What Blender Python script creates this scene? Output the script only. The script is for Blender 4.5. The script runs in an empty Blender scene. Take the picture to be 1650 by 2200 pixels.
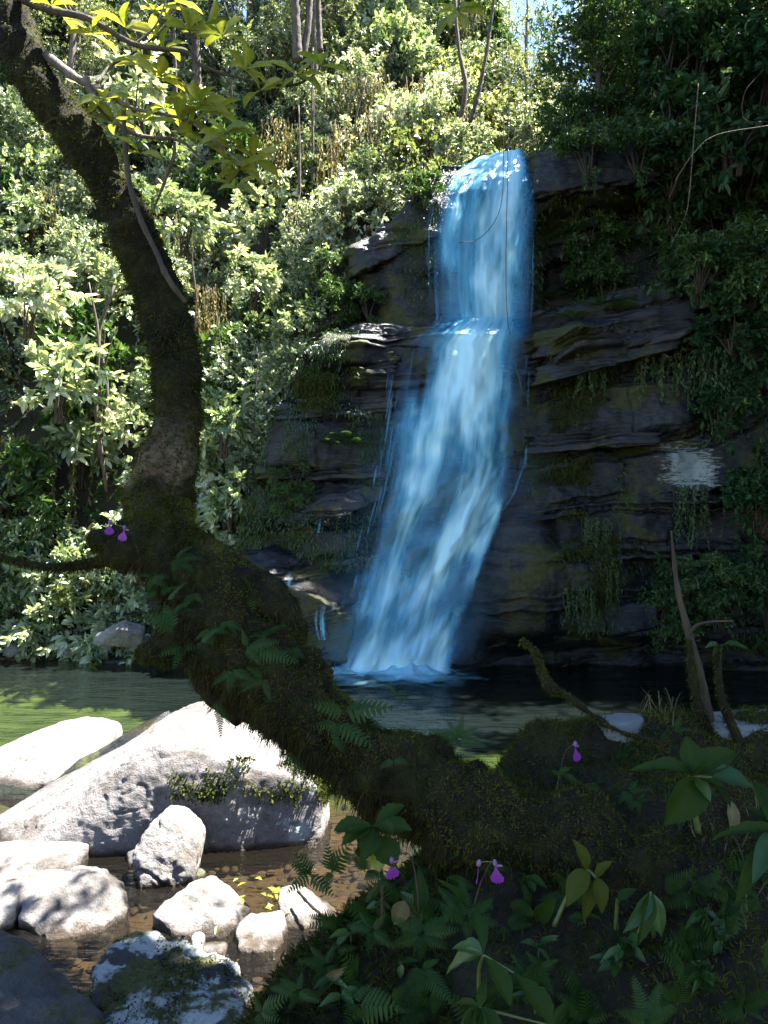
import bpy, bmesh, math, random
import numpy as np
from mathutils import Vector, Matrix, Quaternion

# ------------------------------------------------------------------ camera, sky, sun, exposure
scene = bpy.context.scene
COL = scene.collection
FPX, CX, CY, CAMZ = 1653.0, 825.0, 1100.0, 2.7          # focal length in photo pixels, picture centre, eye height
cam_d = bpy.data.cameras.new("camera"); cam = bpy.data.objects.new("camera", cam_d); COL.objects.link(cam)
cam.location = (0, 0, CAMZ); cam.rotation_euler = (math.radians(90), 0, 0)
cam_d.sensor_width = 36; cam_d.lens = 36 * FPX / 2200; cam_d.clip_start = .05; cam_d.clip_end = 400
scene.camera = cam
SUN_EL, SUN_AZ = math.radians(65), math.radians(72)      # azimuth from +Y towards +X
SUN = Vector((math.cos(SUN_EL) * math.sin(SUN_AZ), math.cos(SUN_EL) * math.cos(SUN_AZ), math.sin(SUN_EL)))
w = bpy.data.worlds.new("World"); scene.world = w; w.use_nodes = True
nt = w.node_tree; bg = nt.nodes["Background"]
sky = nt.nodes.new("ShaderNodeTexSky"); sky.sky_type = 'NISHITA'; sky.sun_disc = False
sky.sun_elevation = SUN_EL; sky.sun_rotation = SUN_AZ; sky.altitude = 1200; sky.air_density = 1.0; sky.dust_density = .4; sky.ozone_density = 2.0
nt.links.new(sky.outputs[0], bg.inputs[0]); bg.inputs[1].default_value = .05
sl = bpy.data.lights.new("sun", 'SUN'); sl.energy = 5; sl.angle = math.radians(.5); sl.color = (1, .96, .9)
so = bpy.data.objects.new("sun", sl); COL.objects.link(so); so.rotation_euler = SUN.to_track_quat('Z', 'Y').to_euler()
scene.view_settings.view_transform = 'Standard'; scene.view_settings.look = 'None'
scene.view_settings.exposure = 3.4; scene.view_settings.gamma = 1
cy = scene.cycles
cy.max_bounces = 7; cy.diffuse_bounces = 3; cy.glossy_bounces = 3; cy.transmission_bounces = 4; cy.transparent_max_bounces = 24
cy.caustics_reflective = False; cy.caustics_refractive = False; cy.sample_clamp_indirect = 4
cy.use_denoising = True
try: cy.denoiser = 'OPENIMAGEDENOISE'
except Exception: pass

rnd = random.Random(7); RNG = np.random.default_rng(7)

def W(px, py, d):
    """a point seen at photo pixel (px, py) standing d metres in front of the camera"""
    return np.array([(px - CX) / FPX * d, d, CAMZ + (CY - py) / FPX * d])

# ------------------------------------------------------------------ numpy helpers
def _h(ix, iy, iz, seed):
    n = (ix.astype(np.int64) * 374761393 + iy.astype(np.int64) * 668265263 + iz.astype(np.int64) * 2147483647 + seed * 974711) & 0xffffffff
    n = ((n ^ (n >> 13)) * 1274126177) & 0xffffffff
    n = (n ^ (n >> 16)) & 0xffff
    return n.astype(np.float64) / 32767.5 - 1
def vnoise(P, seed=0):
    P = np.asarray(P, float); I = np.floor(P).astype(np.int64); f = P - I; f = f * f * (3 - 2 * f)
    r = 0
    for a in (0, 1):
        for b in (0, 1):
            for c in (0, 1):
                wgt = (f[..., 0] if a else 1 - f[..., 0]) * (f[..., 1] if b else 1 - f[..., 1]) * (f[..., 2] if c else 1 - f[..., 2])
                r = r + wgt * _h(I[..., 0] + a, I[..., 1] + b, I[..., 2] + c, seed)
    return r
def fbm(P, octv=4, seed=0, gain=.5):
    P = np.asarray(P, float); s = 0; a = 1; t = 0
    for i in range(octv):
        s = s + a * vnoise(P * 2.03 ** i + 17.3 * i, seed + i); t += a; a *= gain
    return s / t
def smooth(a, b, x):
    t = np.clip((np.asarray(x, float) - a) / (b - a), 0, 1); return t * t * (3 - 2 * t)
def unit(v): return v / (np.linalg.norm(v, axis=-1, keepdims=True) + 1e-9)

def make_mesh(name, V, faces, smooth_shade=True, tint=None, mats=()):
    """faces: list of int arrays (n,3) and/or (n,4)"""
    me = bpy.data.meshes.new(name); V = np.asarray(V, np.float32)
    if not isinstance(faces, (list, tuple)): faces = [faces]
    faces = [np.asarray(f, np.int32) for f in faces if len(f)]
    me.vertices.add(len(V)); me.vertices.foreach_set("co", V.ravel())
    loops = np.concatenate([f.ravel() for f in faces]); tot = np.concatenate([np.full(len(f), f.shape[1], np.int32) for f in faces])
    st = np.concatenate([[0], np.cumsum(tot)[:-1]]).astype(np.int32)
    me.loops.add(len(loops)); me.loops.foreach_set("vertex_index", loops)
    me.polygons.add(len(tot)); me.polygons.foreach_set("loop_start", st); me.polygons.foreach_set("loop_total", tot)
    me.polygons.foreach_set("use_smooth", np.full(len(tot), smooth_shade, bool))
    if tint is not None:
        for nm, arr in (tint.items() if isinstance(tint, dict) else (("tint", tint),)):
            at = me.attributes.new(nm, 'FLOAT', 'POINT'); at.data.foreach_set("value", np.asarray(arr, np.float32))
    me.update(calc_edges=True); me.validate()
    for m in mats: me.materials.append(m)
    return me
def grid_faces(nu, nv, off=0, wrap=False):
    """vertex index = v * nu + u"""
    u = np.arange(nu if wrap else nu - 1); v = np.arange(nv - 1); U, Vv = np.meshgrid(u, v)
    a = Vv * nu + U; b = Vv * nu + (U + 1) % nu; c = (Vv + 1) * nu + (U + 1) % nu; d = (Vv + 1) * nu + U
    return np.stack([a, b, c, d], -1).reshape(-1, 4) + off
class Bag:
    """collects vertices, faces and tints into one mesh"""
    def __init__(s): s.V = []; s.F = []; s.T = []; s.n = 0
    def add(s, V, F, tint=0.5):
        V = np.asarray(V, float).reshape(-1, 3); s.V.append(V)
        for f in (F if isinstance(F, list) else [F]): s.F.append(np.asarray(f) + s.n)
        s.T.append(np.broadcast_to(np.asarray(tint, float), (len(V),))); s.n += len(V)
    def mesh(s, name, mat, smooth_shade=True):
        q = [f for f in s.F if f.shape[1] == 4]; t = [f for f in s.F if f.shape[1] == 3]
        fs = ([np.concatenate(q)] if q else []) + ([np.concatenate(t)] if t else [])
        return make_mesh(name, np.concatenate(s.V), fs, smooth_shade, np.concatenate(s.T), (mat,))

def catmull(P, n):
    P = np.asarray(P, float); P = np.vstack([2 * P[0] - P[1], P, 2 * P[-1] - P[-2]]); m = len(P) - 3
    t = np.linspace(0, m - 1e-6, n); i = t.astype(int); f = (t - i)[:, None]
    a, b, c, d = P[i], P[i + 1], P[i + 2], P[i + 3]
    return .5 * (2 * b + (c - a) * f + (2 * a - 5 * b + 4 * c - d) * f ** 2 + (3 * b - a - 3 * c + d) * f ** 3)
def frames(C):
    T = unit(np.gradient(C, axis=0)); up = np.array([0, 0, 1.]) if abs(T[0][2]) < .9 else np.array([1., 0, 0])
    N = np.zeros_like(C); N[0] = unit(np.cross(T[0], up))
    for i in range(1, len(C)):
        v = N[i - 1] - T[i] * np.dot(N[i - 1], T[i]); N[i] = v / (np.linalg.norm(v) + 1e-9)
    return T, N, np.cross(T, N)
def tube(P, R, nring=8, n=None, bump=0, bfreq=8, seed=0):
    """swept tube through the points P with radii R; returns V, [F]"""
    n = n or max(6, len(P) * 4); C = catmull(P, n)
    r = np.interp(np.linspace(0, len(R) - 1, n), np.arange(len(R)), R)
    T, N, B = frames(C); a = np.linspace(0, 2 * np.pi, nring, endpoint=False)
    D = N[:, None] * np.cos(a)[None, :, None] + B[:, None] * np.sin(a)[None, :, None]
    V = C[:, None] + D * r[:, None, None]
    if bump: V = V + D * (bump * fbm(V * bfreq, 4, seed))[..., None]
    V = V.reshape(-1, 3); F = [grid_faces(nring, n, wrap=True)]
    m = len(V); V = np.vstack([V, C[0], C[-1]]); k = np.arange(nring)
    F.append(np.stack([(k + 1) % nring, k, np.full(nring, m)], -1)); b0 = (n - 1) * nring
    F.append(np.stack([b0 + k, b0 + (k + 1) % nring, np.full(nring, m + 1)], -1))
    return V, F

# ------------------------------------------------------------------ object helpers
def tag(o, label=None, cat=None, group=None, kind=None):
    if label: o["label"] = label
    if cat: o["category"] = cat
    if group: o["group"] = group
    if kind: o["kind"] = kind
    return o
def obj(name, me, parent=None, loc=None):
    o = bpy.data.objects.new(name, me); COL.objects.link(o)
    if parent is not None:
        o.parent = parent
        o.matrix_parent_inverse = Matrix.Translation(-Vector(parent.location))
    if loc is not None: o.location = loc
    return o
def empty(name, loc, label=None, cat=None, group=None):
    o = bpy.data.objects.new(name, None); COL.objects.link(o); o.location = Vector([float(c) for c in loc]); o.empty_display_size = .1
    return tag(o, label, cat, group)
def copy_tree(root, loc, rotz=0, scale=1, label=None, group=None, tilt=(0, 0)):
    def cp(o, parent):
        c = o.copy(); COL.objects.link(c); c.parent = parent
        for ch in list(o.children): cp(ch, c)
        return c
    r = cp(root, None); r.location = Vector([float(c) for c in loc]); r.rotation_euler = (tilt[0], tilt[1], rotz)
    r.scale = (scale,) * 3 if np.isscalar(scale) else scale
    if label: r["label"] = label
    if group: r["group"] = group
    return r
def drop(root):
    for o in list(root.children): drop(o)
    bpy.data.objects.remove(root)

# ------------------------------------------------------------------ materials
def nodes_of(name):
    m = bpy.data.materials.new(name); m.use_nodes = True; t = m.node_tree
    return m, t, t.nodes["Principled BSDF"], t.nodes["Material Output"]
def N(t, kind, **kw):
    n = t.nodes.new("ShaderNode" + kind)
    for k, v in kw.items():
        if k.startswith("i_"):
            key = k[2:]; n.inputs[int(key) if key.isdigit() else key.replace("_", " ")].default_value = v
        else: setattr(n, k, v)
    return n
def ramp(t, fac, stops, interp='LINEAR'):
    r = N(t, "ValToRGB"); r.color_ramp.interpolation = interp; e = r.color_ramp.elements
    while len(e) < len(stops): e.new(.5)
    for i, (p, c) in enumerate(stops):
        e[i].position = p; e[i].color = (*c, 1) if len(c) == 3 else c
    t.links.new(fac, r.inputs[0]); return r.outputs[0]
def noise(t, co, scale, detail=5, rough=.55, out=0):
    n = N(t, "TexNoise", i_Scale=scale, i_Detail=detail, i_Roughness=rough); t.links.new(co, n.inputs["Vector"]); return n.outputs[out]
def math_(t, op, a, b=None, clamp=False):
    n = N(t, "Math", operation=op, use_clamp=clamp)
    for i, x in enumerate((a, b)):
        if x is None: continue
        if isinstance(x, (int, float)): n.inputs[i].default_value = x
        else: t.links.new(x, n.inputs[i])
    return n.outputs[0]
def mixc(t, fac, a, b, blend='MIX'):
    n = N(t, "Mix", data_type='RGBA', blend_type=blend)
    for sock, x in ((0, fac), (6, a), (7, b)):
        if isinstance(x, (int, float)): n.inputs[sock].default_value = x
        elif isinstance(x, tuple): n.inputs[sock].default_value = (*x, 1)
        else: t.links.new(x, n.inputs[sock])
    return n.outputs[2]
def bump(t, h, strength=.5, dist=.02):
    b = N(t, "Bump", i_Strength=strength, i_Distance=dist); t.links.new(h, b.inputs["Height"]); return b.outputs[0]

def leaf_mat(name, stops, trans=.4, gloss=.35, rough=.42, tboost=1.5, orand=.25):
    m, t, p, out = nodes_of(name)
    a = N(t, "Attribute", attribute_name="tint"); oi = N(t, "ObjectInfo")
    f = math_(t, 'ADD', math_(t, 'MULTIPLY', a.outputs["Fac"], 1 - orand), math_(t, 'MULTIPLY', oi.outputs["Random"], orand))
    c = ramp(t, f, stops)
    t.links.new(c, p.inputs["Base Color"]); p.inputs["Roughness"].default_value = rough
    p.inputs["Specular IOR Level"].default_value = gloss
    tr = N(t, "BsdfTranslucent"); cc = mixc(t, 1.0, c, (tboost * 1.1, tboost, .55 * tboost), 'MULTIPLY'); t.links.new(cc, tr.inputs[0])
    mx = N(t, "MixShader"); mx.inputs[0].default_value = trans
    t.links.new(p.outputs[0], mx.inputs[1]); t.links.new(tr.outputs[0], mx.inputs[2]); t.links.new(mx.outputs[0], out.inputs[0])
    return m
M = {}
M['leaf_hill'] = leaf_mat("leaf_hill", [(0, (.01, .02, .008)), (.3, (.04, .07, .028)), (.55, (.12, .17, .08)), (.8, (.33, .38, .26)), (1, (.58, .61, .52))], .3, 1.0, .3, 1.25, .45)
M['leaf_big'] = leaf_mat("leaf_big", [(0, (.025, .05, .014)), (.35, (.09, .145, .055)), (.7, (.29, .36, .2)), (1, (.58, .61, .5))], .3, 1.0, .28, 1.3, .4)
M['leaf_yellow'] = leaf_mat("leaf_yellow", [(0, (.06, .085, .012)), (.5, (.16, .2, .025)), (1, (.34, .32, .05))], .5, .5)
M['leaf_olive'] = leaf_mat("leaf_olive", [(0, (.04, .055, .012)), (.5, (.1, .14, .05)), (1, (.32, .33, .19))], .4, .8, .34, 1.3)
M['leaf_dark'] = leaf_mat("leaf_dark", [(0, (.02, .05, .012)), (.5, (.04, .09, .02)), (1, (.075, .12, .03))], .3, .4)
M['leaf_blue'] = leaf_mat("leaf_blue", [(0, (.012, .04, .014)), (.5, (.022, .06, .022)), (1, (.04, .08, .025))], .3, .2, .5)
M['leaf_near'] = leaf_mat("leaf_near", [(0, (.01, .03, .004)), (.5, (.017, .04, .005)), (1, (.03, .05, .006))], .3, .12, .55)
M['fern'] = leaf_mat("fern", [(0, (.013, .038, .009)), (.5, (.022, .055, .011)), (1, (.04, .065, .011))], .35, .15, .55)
M['drape'] = leaf_mat("drape", [(0, (.04, .042, .012)), (.5, (.1, .095, .03)), (1, (.22, .18, .08))], .35, .2, .6)
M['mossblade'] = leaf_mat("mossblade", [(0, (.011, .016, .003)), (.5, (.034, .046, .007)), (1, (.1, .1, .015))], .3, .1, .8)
M['brownmoss'] = leaf_mat("brownmoss", [(0, (.008, .006, .003)), (.5, (.022, .017, .006)), (1, (.05, .04, .012))], .25, .1, .8)
M['mossgreen'] = leaf_mat("mossgreen", [(0, (.02, .03, .006)), (.5, (.05, .06, .012)), (1, (.09, .09, .02))], .3, .1, .8)
M['leaf_yl'] = leaf_mat("leaf_yl", [(0, (.026, .045, .004)), (1, (.05, .06, .006))], .3, .12, .55)
M['dry'] = leaf_mat("dry", [(0, (.06, .045, .02)), (.5, (.12, .1, .045)), (1, (.2, .17, .09))], .3, .2, .6)

def rock_mat(name, dark, light, scale=6, rough=.8, moss=0, lichen=0, mosscol=(.05, .05, .012), wet=0, bstr=.5, wl=0):
    m, t, p, out = nodes_of(name)
    g = N(t, "NewGeometry"); co = g.outputs["Position"]
    n1 = noise(t, co, scale * .35, 6, .6); n2 = noise(t, co, scale * 4, 6, .7)
    f = math_(t, 'ADD', math_(t, 'MULTIPLY', n1, .65), math_(t, 'MULTIPLY', n2, .35))
    c = ramp(t, f, [(.3, dark), (.5, tuple((a + b) / 2 for a, b in zip(dark, light))), (.7, light)])
    sp = noise(t, co, scale * 22, 3, .6); c = mixc(t, math_(t, 'MULTIPLY', ramp(t, sp, [(.6, (0, 0, 0)), (.68, (1, 1, 1))]), .45), c, dark)
    if lichen:
        l = noise(t, co, scale * .55, 8, .68); c = mixc(t, ramp(t, l, [(.62 - .15 * lichen, (0, 0, 0)), (.66 - .15 * lichen, (1, 1, 1))]), c, (.3, .33, .32))
    r = N(t, "MapRange"); r.inputs[3].default_value = rough - .12; r.inputs[4].default_value = rough + .1; t.links.new(n2, r.inputs[0])
    ro = r.outputs[0]
    if moss:
        sx = N(t, "SeparateXYZ"); t.links.new(g.outputs["Normal"], sx.inputs[0])
        mn = noise(t, co, scale * .45, 6, .65)
        k = math_(t, 'ADD', mn, math_(t, 'MULTIPLY', sx.outputs[2], .12))
        mk = ramp(t, k, [(.66 - .16 * moss, (0, 0, 0)), (.72 - .16 * moss, (1, 1, 1))])
        mc = ramp(t, noise(t, co, scale * 8, 4), [(.3, tuple(x * .5 for x in mosscol)), (.7, tuple(x * 1.5 for x in mosscol))])
        c = mixc(t, mk, c, mc)
    if wl:
        sz = N(t, "SeparateXYZ"); t.links.new(co, sz.inputs[0]); hh = math_(t, 'ADD', sz.outputs[2], math_(t, 'MULTIPLY', math_(t, 'SUBTRACT', noise(t, co, 9, 4), .5), .1))
        wk = ramp(t, hh, [(.02, (1, 1, 1)), (.06, (0, 0, 0))]); c = mixc(t, wk, c, mixc(t, 1.0, c, (.22, .18, .14), 'MULTIPLY')); ro = math_(t, 'SUBTRACT', ro, math_(t, 'MULTIPLY', wk, .5))
        st = ramp(t, noise(t, co, 2.3, 7, .7), [(.5, (0, 0, 0)), (.62, (.8, .8, .8))]); c = mixc(t, st, c, mixc(t, 1.0, c, (.42, .38, .33), 'MULTIPLY'))
    t.links.new(c, p.inputs["Base Color"]); t.links.new(ro, p.inputs["Roughness"]); p.inputs["Specular IOR Level"].default_value = .3 + wet
    h = math_(t, 'ADD', n2, math_(t, 'MULTIPLY', noise(t, co, scale * 16, 5, .7), .5)); t.links.new(bump(t, h, bstr, .03), p.inputs["Normal"])
    return m
M['granite'] = rock_mat("granite", (.05, .045, .041), (.34, .318, .3), 5, .85, 0, 0, bstr=.9, wl=1)
M['granite_moss'] = rock_mat("granite_moss", (.052, .046, .044), (.28, .26, .25), 4, .85, 0, .3, bstr=.9, wl=1)
M['lichen_rock'] = rock_mat("lichen_rock", (.015, .015, .015), (.06, .058, .055), 6, .8, .55, 1.0, (.045, .05, .012), bstr=.7)
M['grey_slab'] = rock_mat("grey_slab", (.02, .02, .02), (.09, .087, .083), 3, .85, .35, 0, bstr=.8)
M['stone_light'] = rock_mat("stone_light", (.1, .11, .115), (.18, .2, .205), 9, .85, 0, 0)
M['pebble'] = rock_mat("pebble", (.02, .014, .007), (.085, .06, .032), 7, .6)
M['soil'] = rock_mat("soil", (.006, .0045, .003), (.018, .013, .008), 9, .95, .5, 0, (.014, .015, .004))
M['hill'] = rock_mat("hill", (.012, .012, .006), (.04, .035, .018), 3, .95)

m = M['pebble'].copy(); m.name = "stream_bed"; M['bed'] = m; t = m.node_tree; p = t.nodes["Principled BSDF"]; old = p.inputs["Base Color"].links[0].from_socket       # gravel, then olive silt in the pool
g = N(t, "NewGeometry"); sx = N(t, "SeparateXYZ"); t.links.new(g.outputs["Position"], sx.inputs[0]); sil = ramp(t, noise(t, g.outputs["Position"], 1.2, 5), [(.3, (.05, .055, .018)), (.7, (.15, .15, .05))])
fy = N(t, "MapRange"); fy.inputs[1].default_value = 6.6; fy.inputs[2].default_value = 8.0; t.links.new(sx.outputs[1], fy.inputs[0]); t.links.new(mixc(t, fy.outputs[0], old, sil), p.inputs["Base Color"])
# cliff: dark wet slate, olive moss, pale lichen
m, t, p, out = nodes_of("cliff_slate"); g = N(t, "NewGeometry"); co = g.outputs["Position"]
mp = N(t, "Mapping"); mp.inputs["Scale"].default_value = (1, 1, 5); t.links.new(co, mp.inputs[0]); cs = mp.outputs[0]
n1 = noise(t, cs, 1.1, 7, .62); n2 = noise(t, cs, 7, 7, .7); n3 = noise(t, co, 1.3, 5, .6)
c = ramp(t, math_(t, 'ADD', math_(t, 'MULTIPLY', n1, .6), math_(t, 'MULTIPLY', n2, .4)), [(.34, (.004, .0045, .006)), (.52, (.014, .0155, .018)), (.7, (.042, .043, .046))])
c = mixc(t, ramp(t, n3, [(.52, (0, 0, 0)), (.66, (.75, .75, .75))]), c, (.034, .025, .013))
mn = noise(t, co, 1.0, 8, .66); mk = ramp(t, mn, [(.53, (0, 0, 0)), (.6, (1, 1, 1))])
mc = ramp(t, noise(t, co, 16, 5, .7), [(.3, (.01, .015, .004)), (.7, (.055, .058, .013))]); c = mixc(t, mk, c, mc)
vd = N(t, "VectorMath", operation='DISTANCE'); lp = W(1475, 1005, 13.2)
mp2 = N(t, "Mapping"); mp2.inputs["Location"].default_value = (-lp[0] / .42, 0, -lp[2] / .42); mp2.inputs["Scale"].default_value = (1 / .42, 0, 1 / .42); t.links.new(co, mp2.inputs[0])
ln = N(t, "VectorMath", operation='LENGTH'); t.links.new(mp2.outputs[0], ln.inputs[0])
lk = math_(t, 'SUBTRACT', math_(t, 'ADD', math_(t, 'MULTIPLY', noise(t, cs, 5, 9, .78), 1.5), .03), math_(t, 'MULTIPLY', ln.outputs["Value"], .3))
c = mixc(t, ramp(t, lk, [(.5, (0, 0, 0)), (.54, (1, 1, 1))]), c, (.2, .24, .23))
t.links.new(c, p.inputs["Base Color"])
t.links.new(ramp(t, math_(t, 'ADD', math_(t, 'MULTIPLY', n1, .6), math_(t, 'MULTIPLY', mk, .4)), [(.3, (.22,) * 3), (.75, (.8,) * 3)]), p.inputs["Roughness"])
p.inputs["Specular IOR Level"].default_value = .3
t.links.new(bump(t, math_(t, 'ADD', n2, math_(t, 'MULTIPLY', noise(t, cs, 24, 5, .7), .5)), .6, .04), p.inputs["Normal"]); M['cliff'] = m

# bark under moss
m, t, p, out = nodes_of("mossy_bark"); g = N(t, "NewGeometry"); co = g.outputs["Position"]
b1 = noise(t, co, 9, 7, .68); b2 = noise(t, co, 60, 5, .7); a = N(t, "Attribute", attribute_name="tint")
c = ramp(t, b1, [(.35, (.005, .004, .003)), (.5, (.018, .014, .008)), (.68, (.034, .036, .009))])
bare = ramp(t, math_(t, 'ADD', b1, math_(t, 'MULTIPLY', b2, .4)), [(.5, (.05, .038, .02)), (.9, (.24, .18, .12))]); c = mixc(t, a.outputs["Fac"], c, bare)  # tan mixed in by 'tint', standing for sunlight on the trunk's elbow
t.links.new(c, p.inputs["Base Color"]); p.inputs["Roughness"].default_value = .95; p.inputs["Specular IOR Level"].default_value = .15
t.links.new(bump(t, math_(t, 'ADD', b1, b2), 1, .02), p.inputs["Normal"]); M['mossbark'] = m
def bark_mat(name, a, b):
    m, t, p, out = nodes_of(name); g = N(t, "NewGeometry"); mp = N(t, "Mapping"); mp.inputs["Scale"].default_value = (4, 4, .8); t.links.new(g.outputs["Position"], mp.inputs[0])
    n = noise(t, mp.outputs[0], 6, 7, .65); t.links.new(ramp(t, n, [(.35, a), (.65, b)]), p.inputs["Base Color"]); p.inputs["Roughness"].default_value = .9
    t.links.new(bump(t, n, .8, .03), p.inputs["Normal"]); return m
M['bark'] = bark_mat("bark", (.03, .022, .016), (.11, .085, .06)); M['bark_pale'] = bark_mat("bark_pale", (.05, .04, .03), (.16, .13, .1)); M['twig'] = bark_mat("twig", (.02, .014, .008), (.06, .045, .028))
def plain(name, col, rough=.6, trans=0):
    m, t, p, out = nodes_of(name); g = N(t, "NewGeometry"); n = noise(t, g.outputs["Position"], 60, 4)
    t.links.new(ramp(t, n, [(.3, tuple(x * .75 for x in col)), (.7, tuple(min(1, x * 1.2) for x in col))]), p.inputs["Base Color"]); p.inputs["Roughness"].default_value = rough
    if trans:
        tr = N(t, "BsdfTranslucent"); tr.inputs[0].default_value = (*col, 1); mx = N(t, "MixShader"); mx.inputs[0].default_value = trans
        t.links.new(p.outputs[0], mx.inputs[1]); t.links.new(tr.outputs[0], mx.inputs[2]); t.links.new(mx.outputs[0], out.inputs[0])
    return m
M['petal'] = plain("petal", (.2, .03, .28), .55, .35); M['petal_pale'] = plain("petal_pale", (.25, .14, .28), .5, .35); M['stem'] = plain("stem", (.07, .09, .025)); M['wire'] = plain("wire", (.03, .03, .028), .5)

def water_mat(name, tint, scale, bstr, depth_tint, gl=1.0):
    m, t, p, out = nodes_of(name); t.nodes.remove(p); g = N(t, "NewGeometry")
    mp = N(t, "Mapping"); mp.inputs["Scale"].default_value = (.55, 1.5, 1); t.links.new(g.outputs["Position"], mp.inputs[0])
    h = math_(t, 'ADD', noise(t, mp.outputs[0], scale, 4, .5), math_(t, 'MULTIPLY', noise(t, mp.outputs[0], scale * 3.5, 3, .5), .35))
    nb = bump(t, h, bstr, .12)
    fr = N(t, "Fresnel", i_IOR=1.33); t.links.new(nb, fr.inputs["Normal"])
    tr = N(t, "BsdfTransparent"); tr.inputs[0].default_value = (*tint, 1)
    df = N(t, "BsdfDiffuse"); df.inputs[0].default_value = (*depth_tint, 1)
    m1 = N(t, "MixShader"); m1.inputs[0].default_value = .22; t.links.new(tr.outputs[0], m1.inputs[1]); t.links.new(df.outputs[0], m1.inputs[2])
    gs = N(t, "BsdfGlossy"); gs.inputs["Roughness"].default_value = .06; t.links.new(nb, gs.inputs["Normal"])
    mx = N(t, "MixShader"); t.links.new(fr.outputs[0], mx.inputs[0]); t.links.new(m1.outputs[0], mx.inputs[1]); t.links.new(gs.outputs[0], mx.inputs[2])
    t.links.new(mx.outputs[0], out.inputs[0]); return m
M['pool'] = water_mat("pool_water", (.52, .63, .45), 2.2, .7, (.016, .024, .022))
M['stream'] = water_mat("stream_water", (.66, .6, .48), 5, .5, (.014, .012, .009))

# falling water: 'dens' is how closely the drops pack
m, t, p, out = nodes_of("falling_water"); t.nodes.remove(p); a = N(t, "Attribute", attribute_name="dens")
wc = ramp(t, a.outputs["Fac"], [(.08, (.025, .29, .58)), (.45, (.1, .53, .75)), (.85, (.56, .92, .97))])
df = N(t, "BsdfDiffuse"); tl = N(t, "BsdfTranslucent"); t.links.new(wc, df.inputs[0]); t.links.new(wc, tl.inputs[0])
gs = N(t, "BsdfGlossy"); gs.inputs["Roughness"].default_value = .35; gs.inputs[0].default_value = (.6, .8, 1, 1)
m1 = N(t, "MixShader"); m1.inputs[0].default_value = .35; t.links.new(df.outputs[0], m1.inputs[1]); t.links.new(tl.outputs[0], m1.inputs[2])
m2 = N(t, "MixShader"); m2.inputs[0].default_value = .12; t.links.new(m1.outputs[0], m2.inputs[1]); t.links.new(gs.outputs[0], m2.inputs[2])
tr = N(t, "BsdfTransparent"); mx = N(t, "MixShader"); t.links.new(a.outputs["Fac"], mx.inputs[0]); t.links.new(tr.outputs[0], mx.inputs[1]); t.links.new(m2.outputs[0], mx.inputs[2])
t.links.new(mx.outputs[0], out.inputs[0]); M['fall'] = m
M['foam'] = m.copy(); M['foam'].name = 'foam_water'
for n_ in M['foam'].node_tree.nodes:
    if n_.type == 'VALTORGB':
        for e_ in n_.color_ramp.elements: e_.color = (.3, .68, .84, 1)

# ------------------------------------------------------------------ structure: bed, hillside, cliff
def terrain_z(x, y):
    x = np.asarray(x, float); y = np.asarray(y, float)
    nz = fbm(np.stack([x * .5, y * .5, 0 * x], -1), 4, 3)
    left = np.interp(y, [14.2, 14.7, 16.1, 18.0, 21.6, 25.6, 32, 60], [-.6, .15, 3.4, 7.4, 13.0, 18.5, 23, 28])
    plat = np.interp(y, [14.4, 15.6, 16.2, 22, 28, 36, 60], [-1, 6.5, 9.1, 9.8, 12.5, 16, 19])
    ex = np.clip(-.6 + (y - 18) * .8, -.6, 6); k = smooth(ex, ex - 2.4, x); h = left * k + plat * (1 - k)
    right = np.minimum(1.7 * (x - 6.4 - .05 * y), 15) * smooth(3, 7, y) - .5
    return np.maximum(h, right) + nz * .5 * smooth(.2, 2, h)
nx, ny = 150, 200
X, Y = np.meshgrid(np.linspace(-24, 26, nx), np.concatenate([np.linspace(14.25, 24, 120), np.linspace(24.3, 62, 80)]))
Vt = np.stack([X, Y, terrain_z(X, Y)], -1).reshape(-1, 3)
tag(obj("hillside", make_mesh("hillside", Vt, grid_faces(nx, ny), True, None, (M['hill'],))), kind="structure")
X, Y = np.meshgrid(np.linspace(6.0, 22, 60), np.linspace(-2, 14.24, 60))
Vt = np.stack([X, Y, np.where(X < 6.3, -1, terrain_z(X, np.maximum(Y, 6.5)))], -1).reshape(-1, 3)
tag(obj("slope", make_mesh("slope", Vt, grid_faces(60, 60), True, None, (M['hill'],))), kind="structure")
nx, ny = 170, 180
X, Y = np.meshgrid(np.linspace(-12, 8, nx), np.linspace(-6, 15.2, ny)); P = np.stack([X, Y, 0 * X], -1)
Z = -.16 - .5 * smooth(7, 9.5, Y + .3 * X) * smooth(14.6, 12.5, Y - .0 * X) + .06 * fbm(P * 2.5, 4, 5) + .05 * fbm(P * 7, 3, 6) + 1.2 * smooth(-4.5, -8, X) * smooth(13, 8, Y)
tag(obj("stream_bed", make_mesh("stream_bed", np.stack([X, Y, Z], -1).reshape(-1, 3), grid_faces(nx, ny), True, None, (M['bed'],))), kind="structure")

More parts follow.
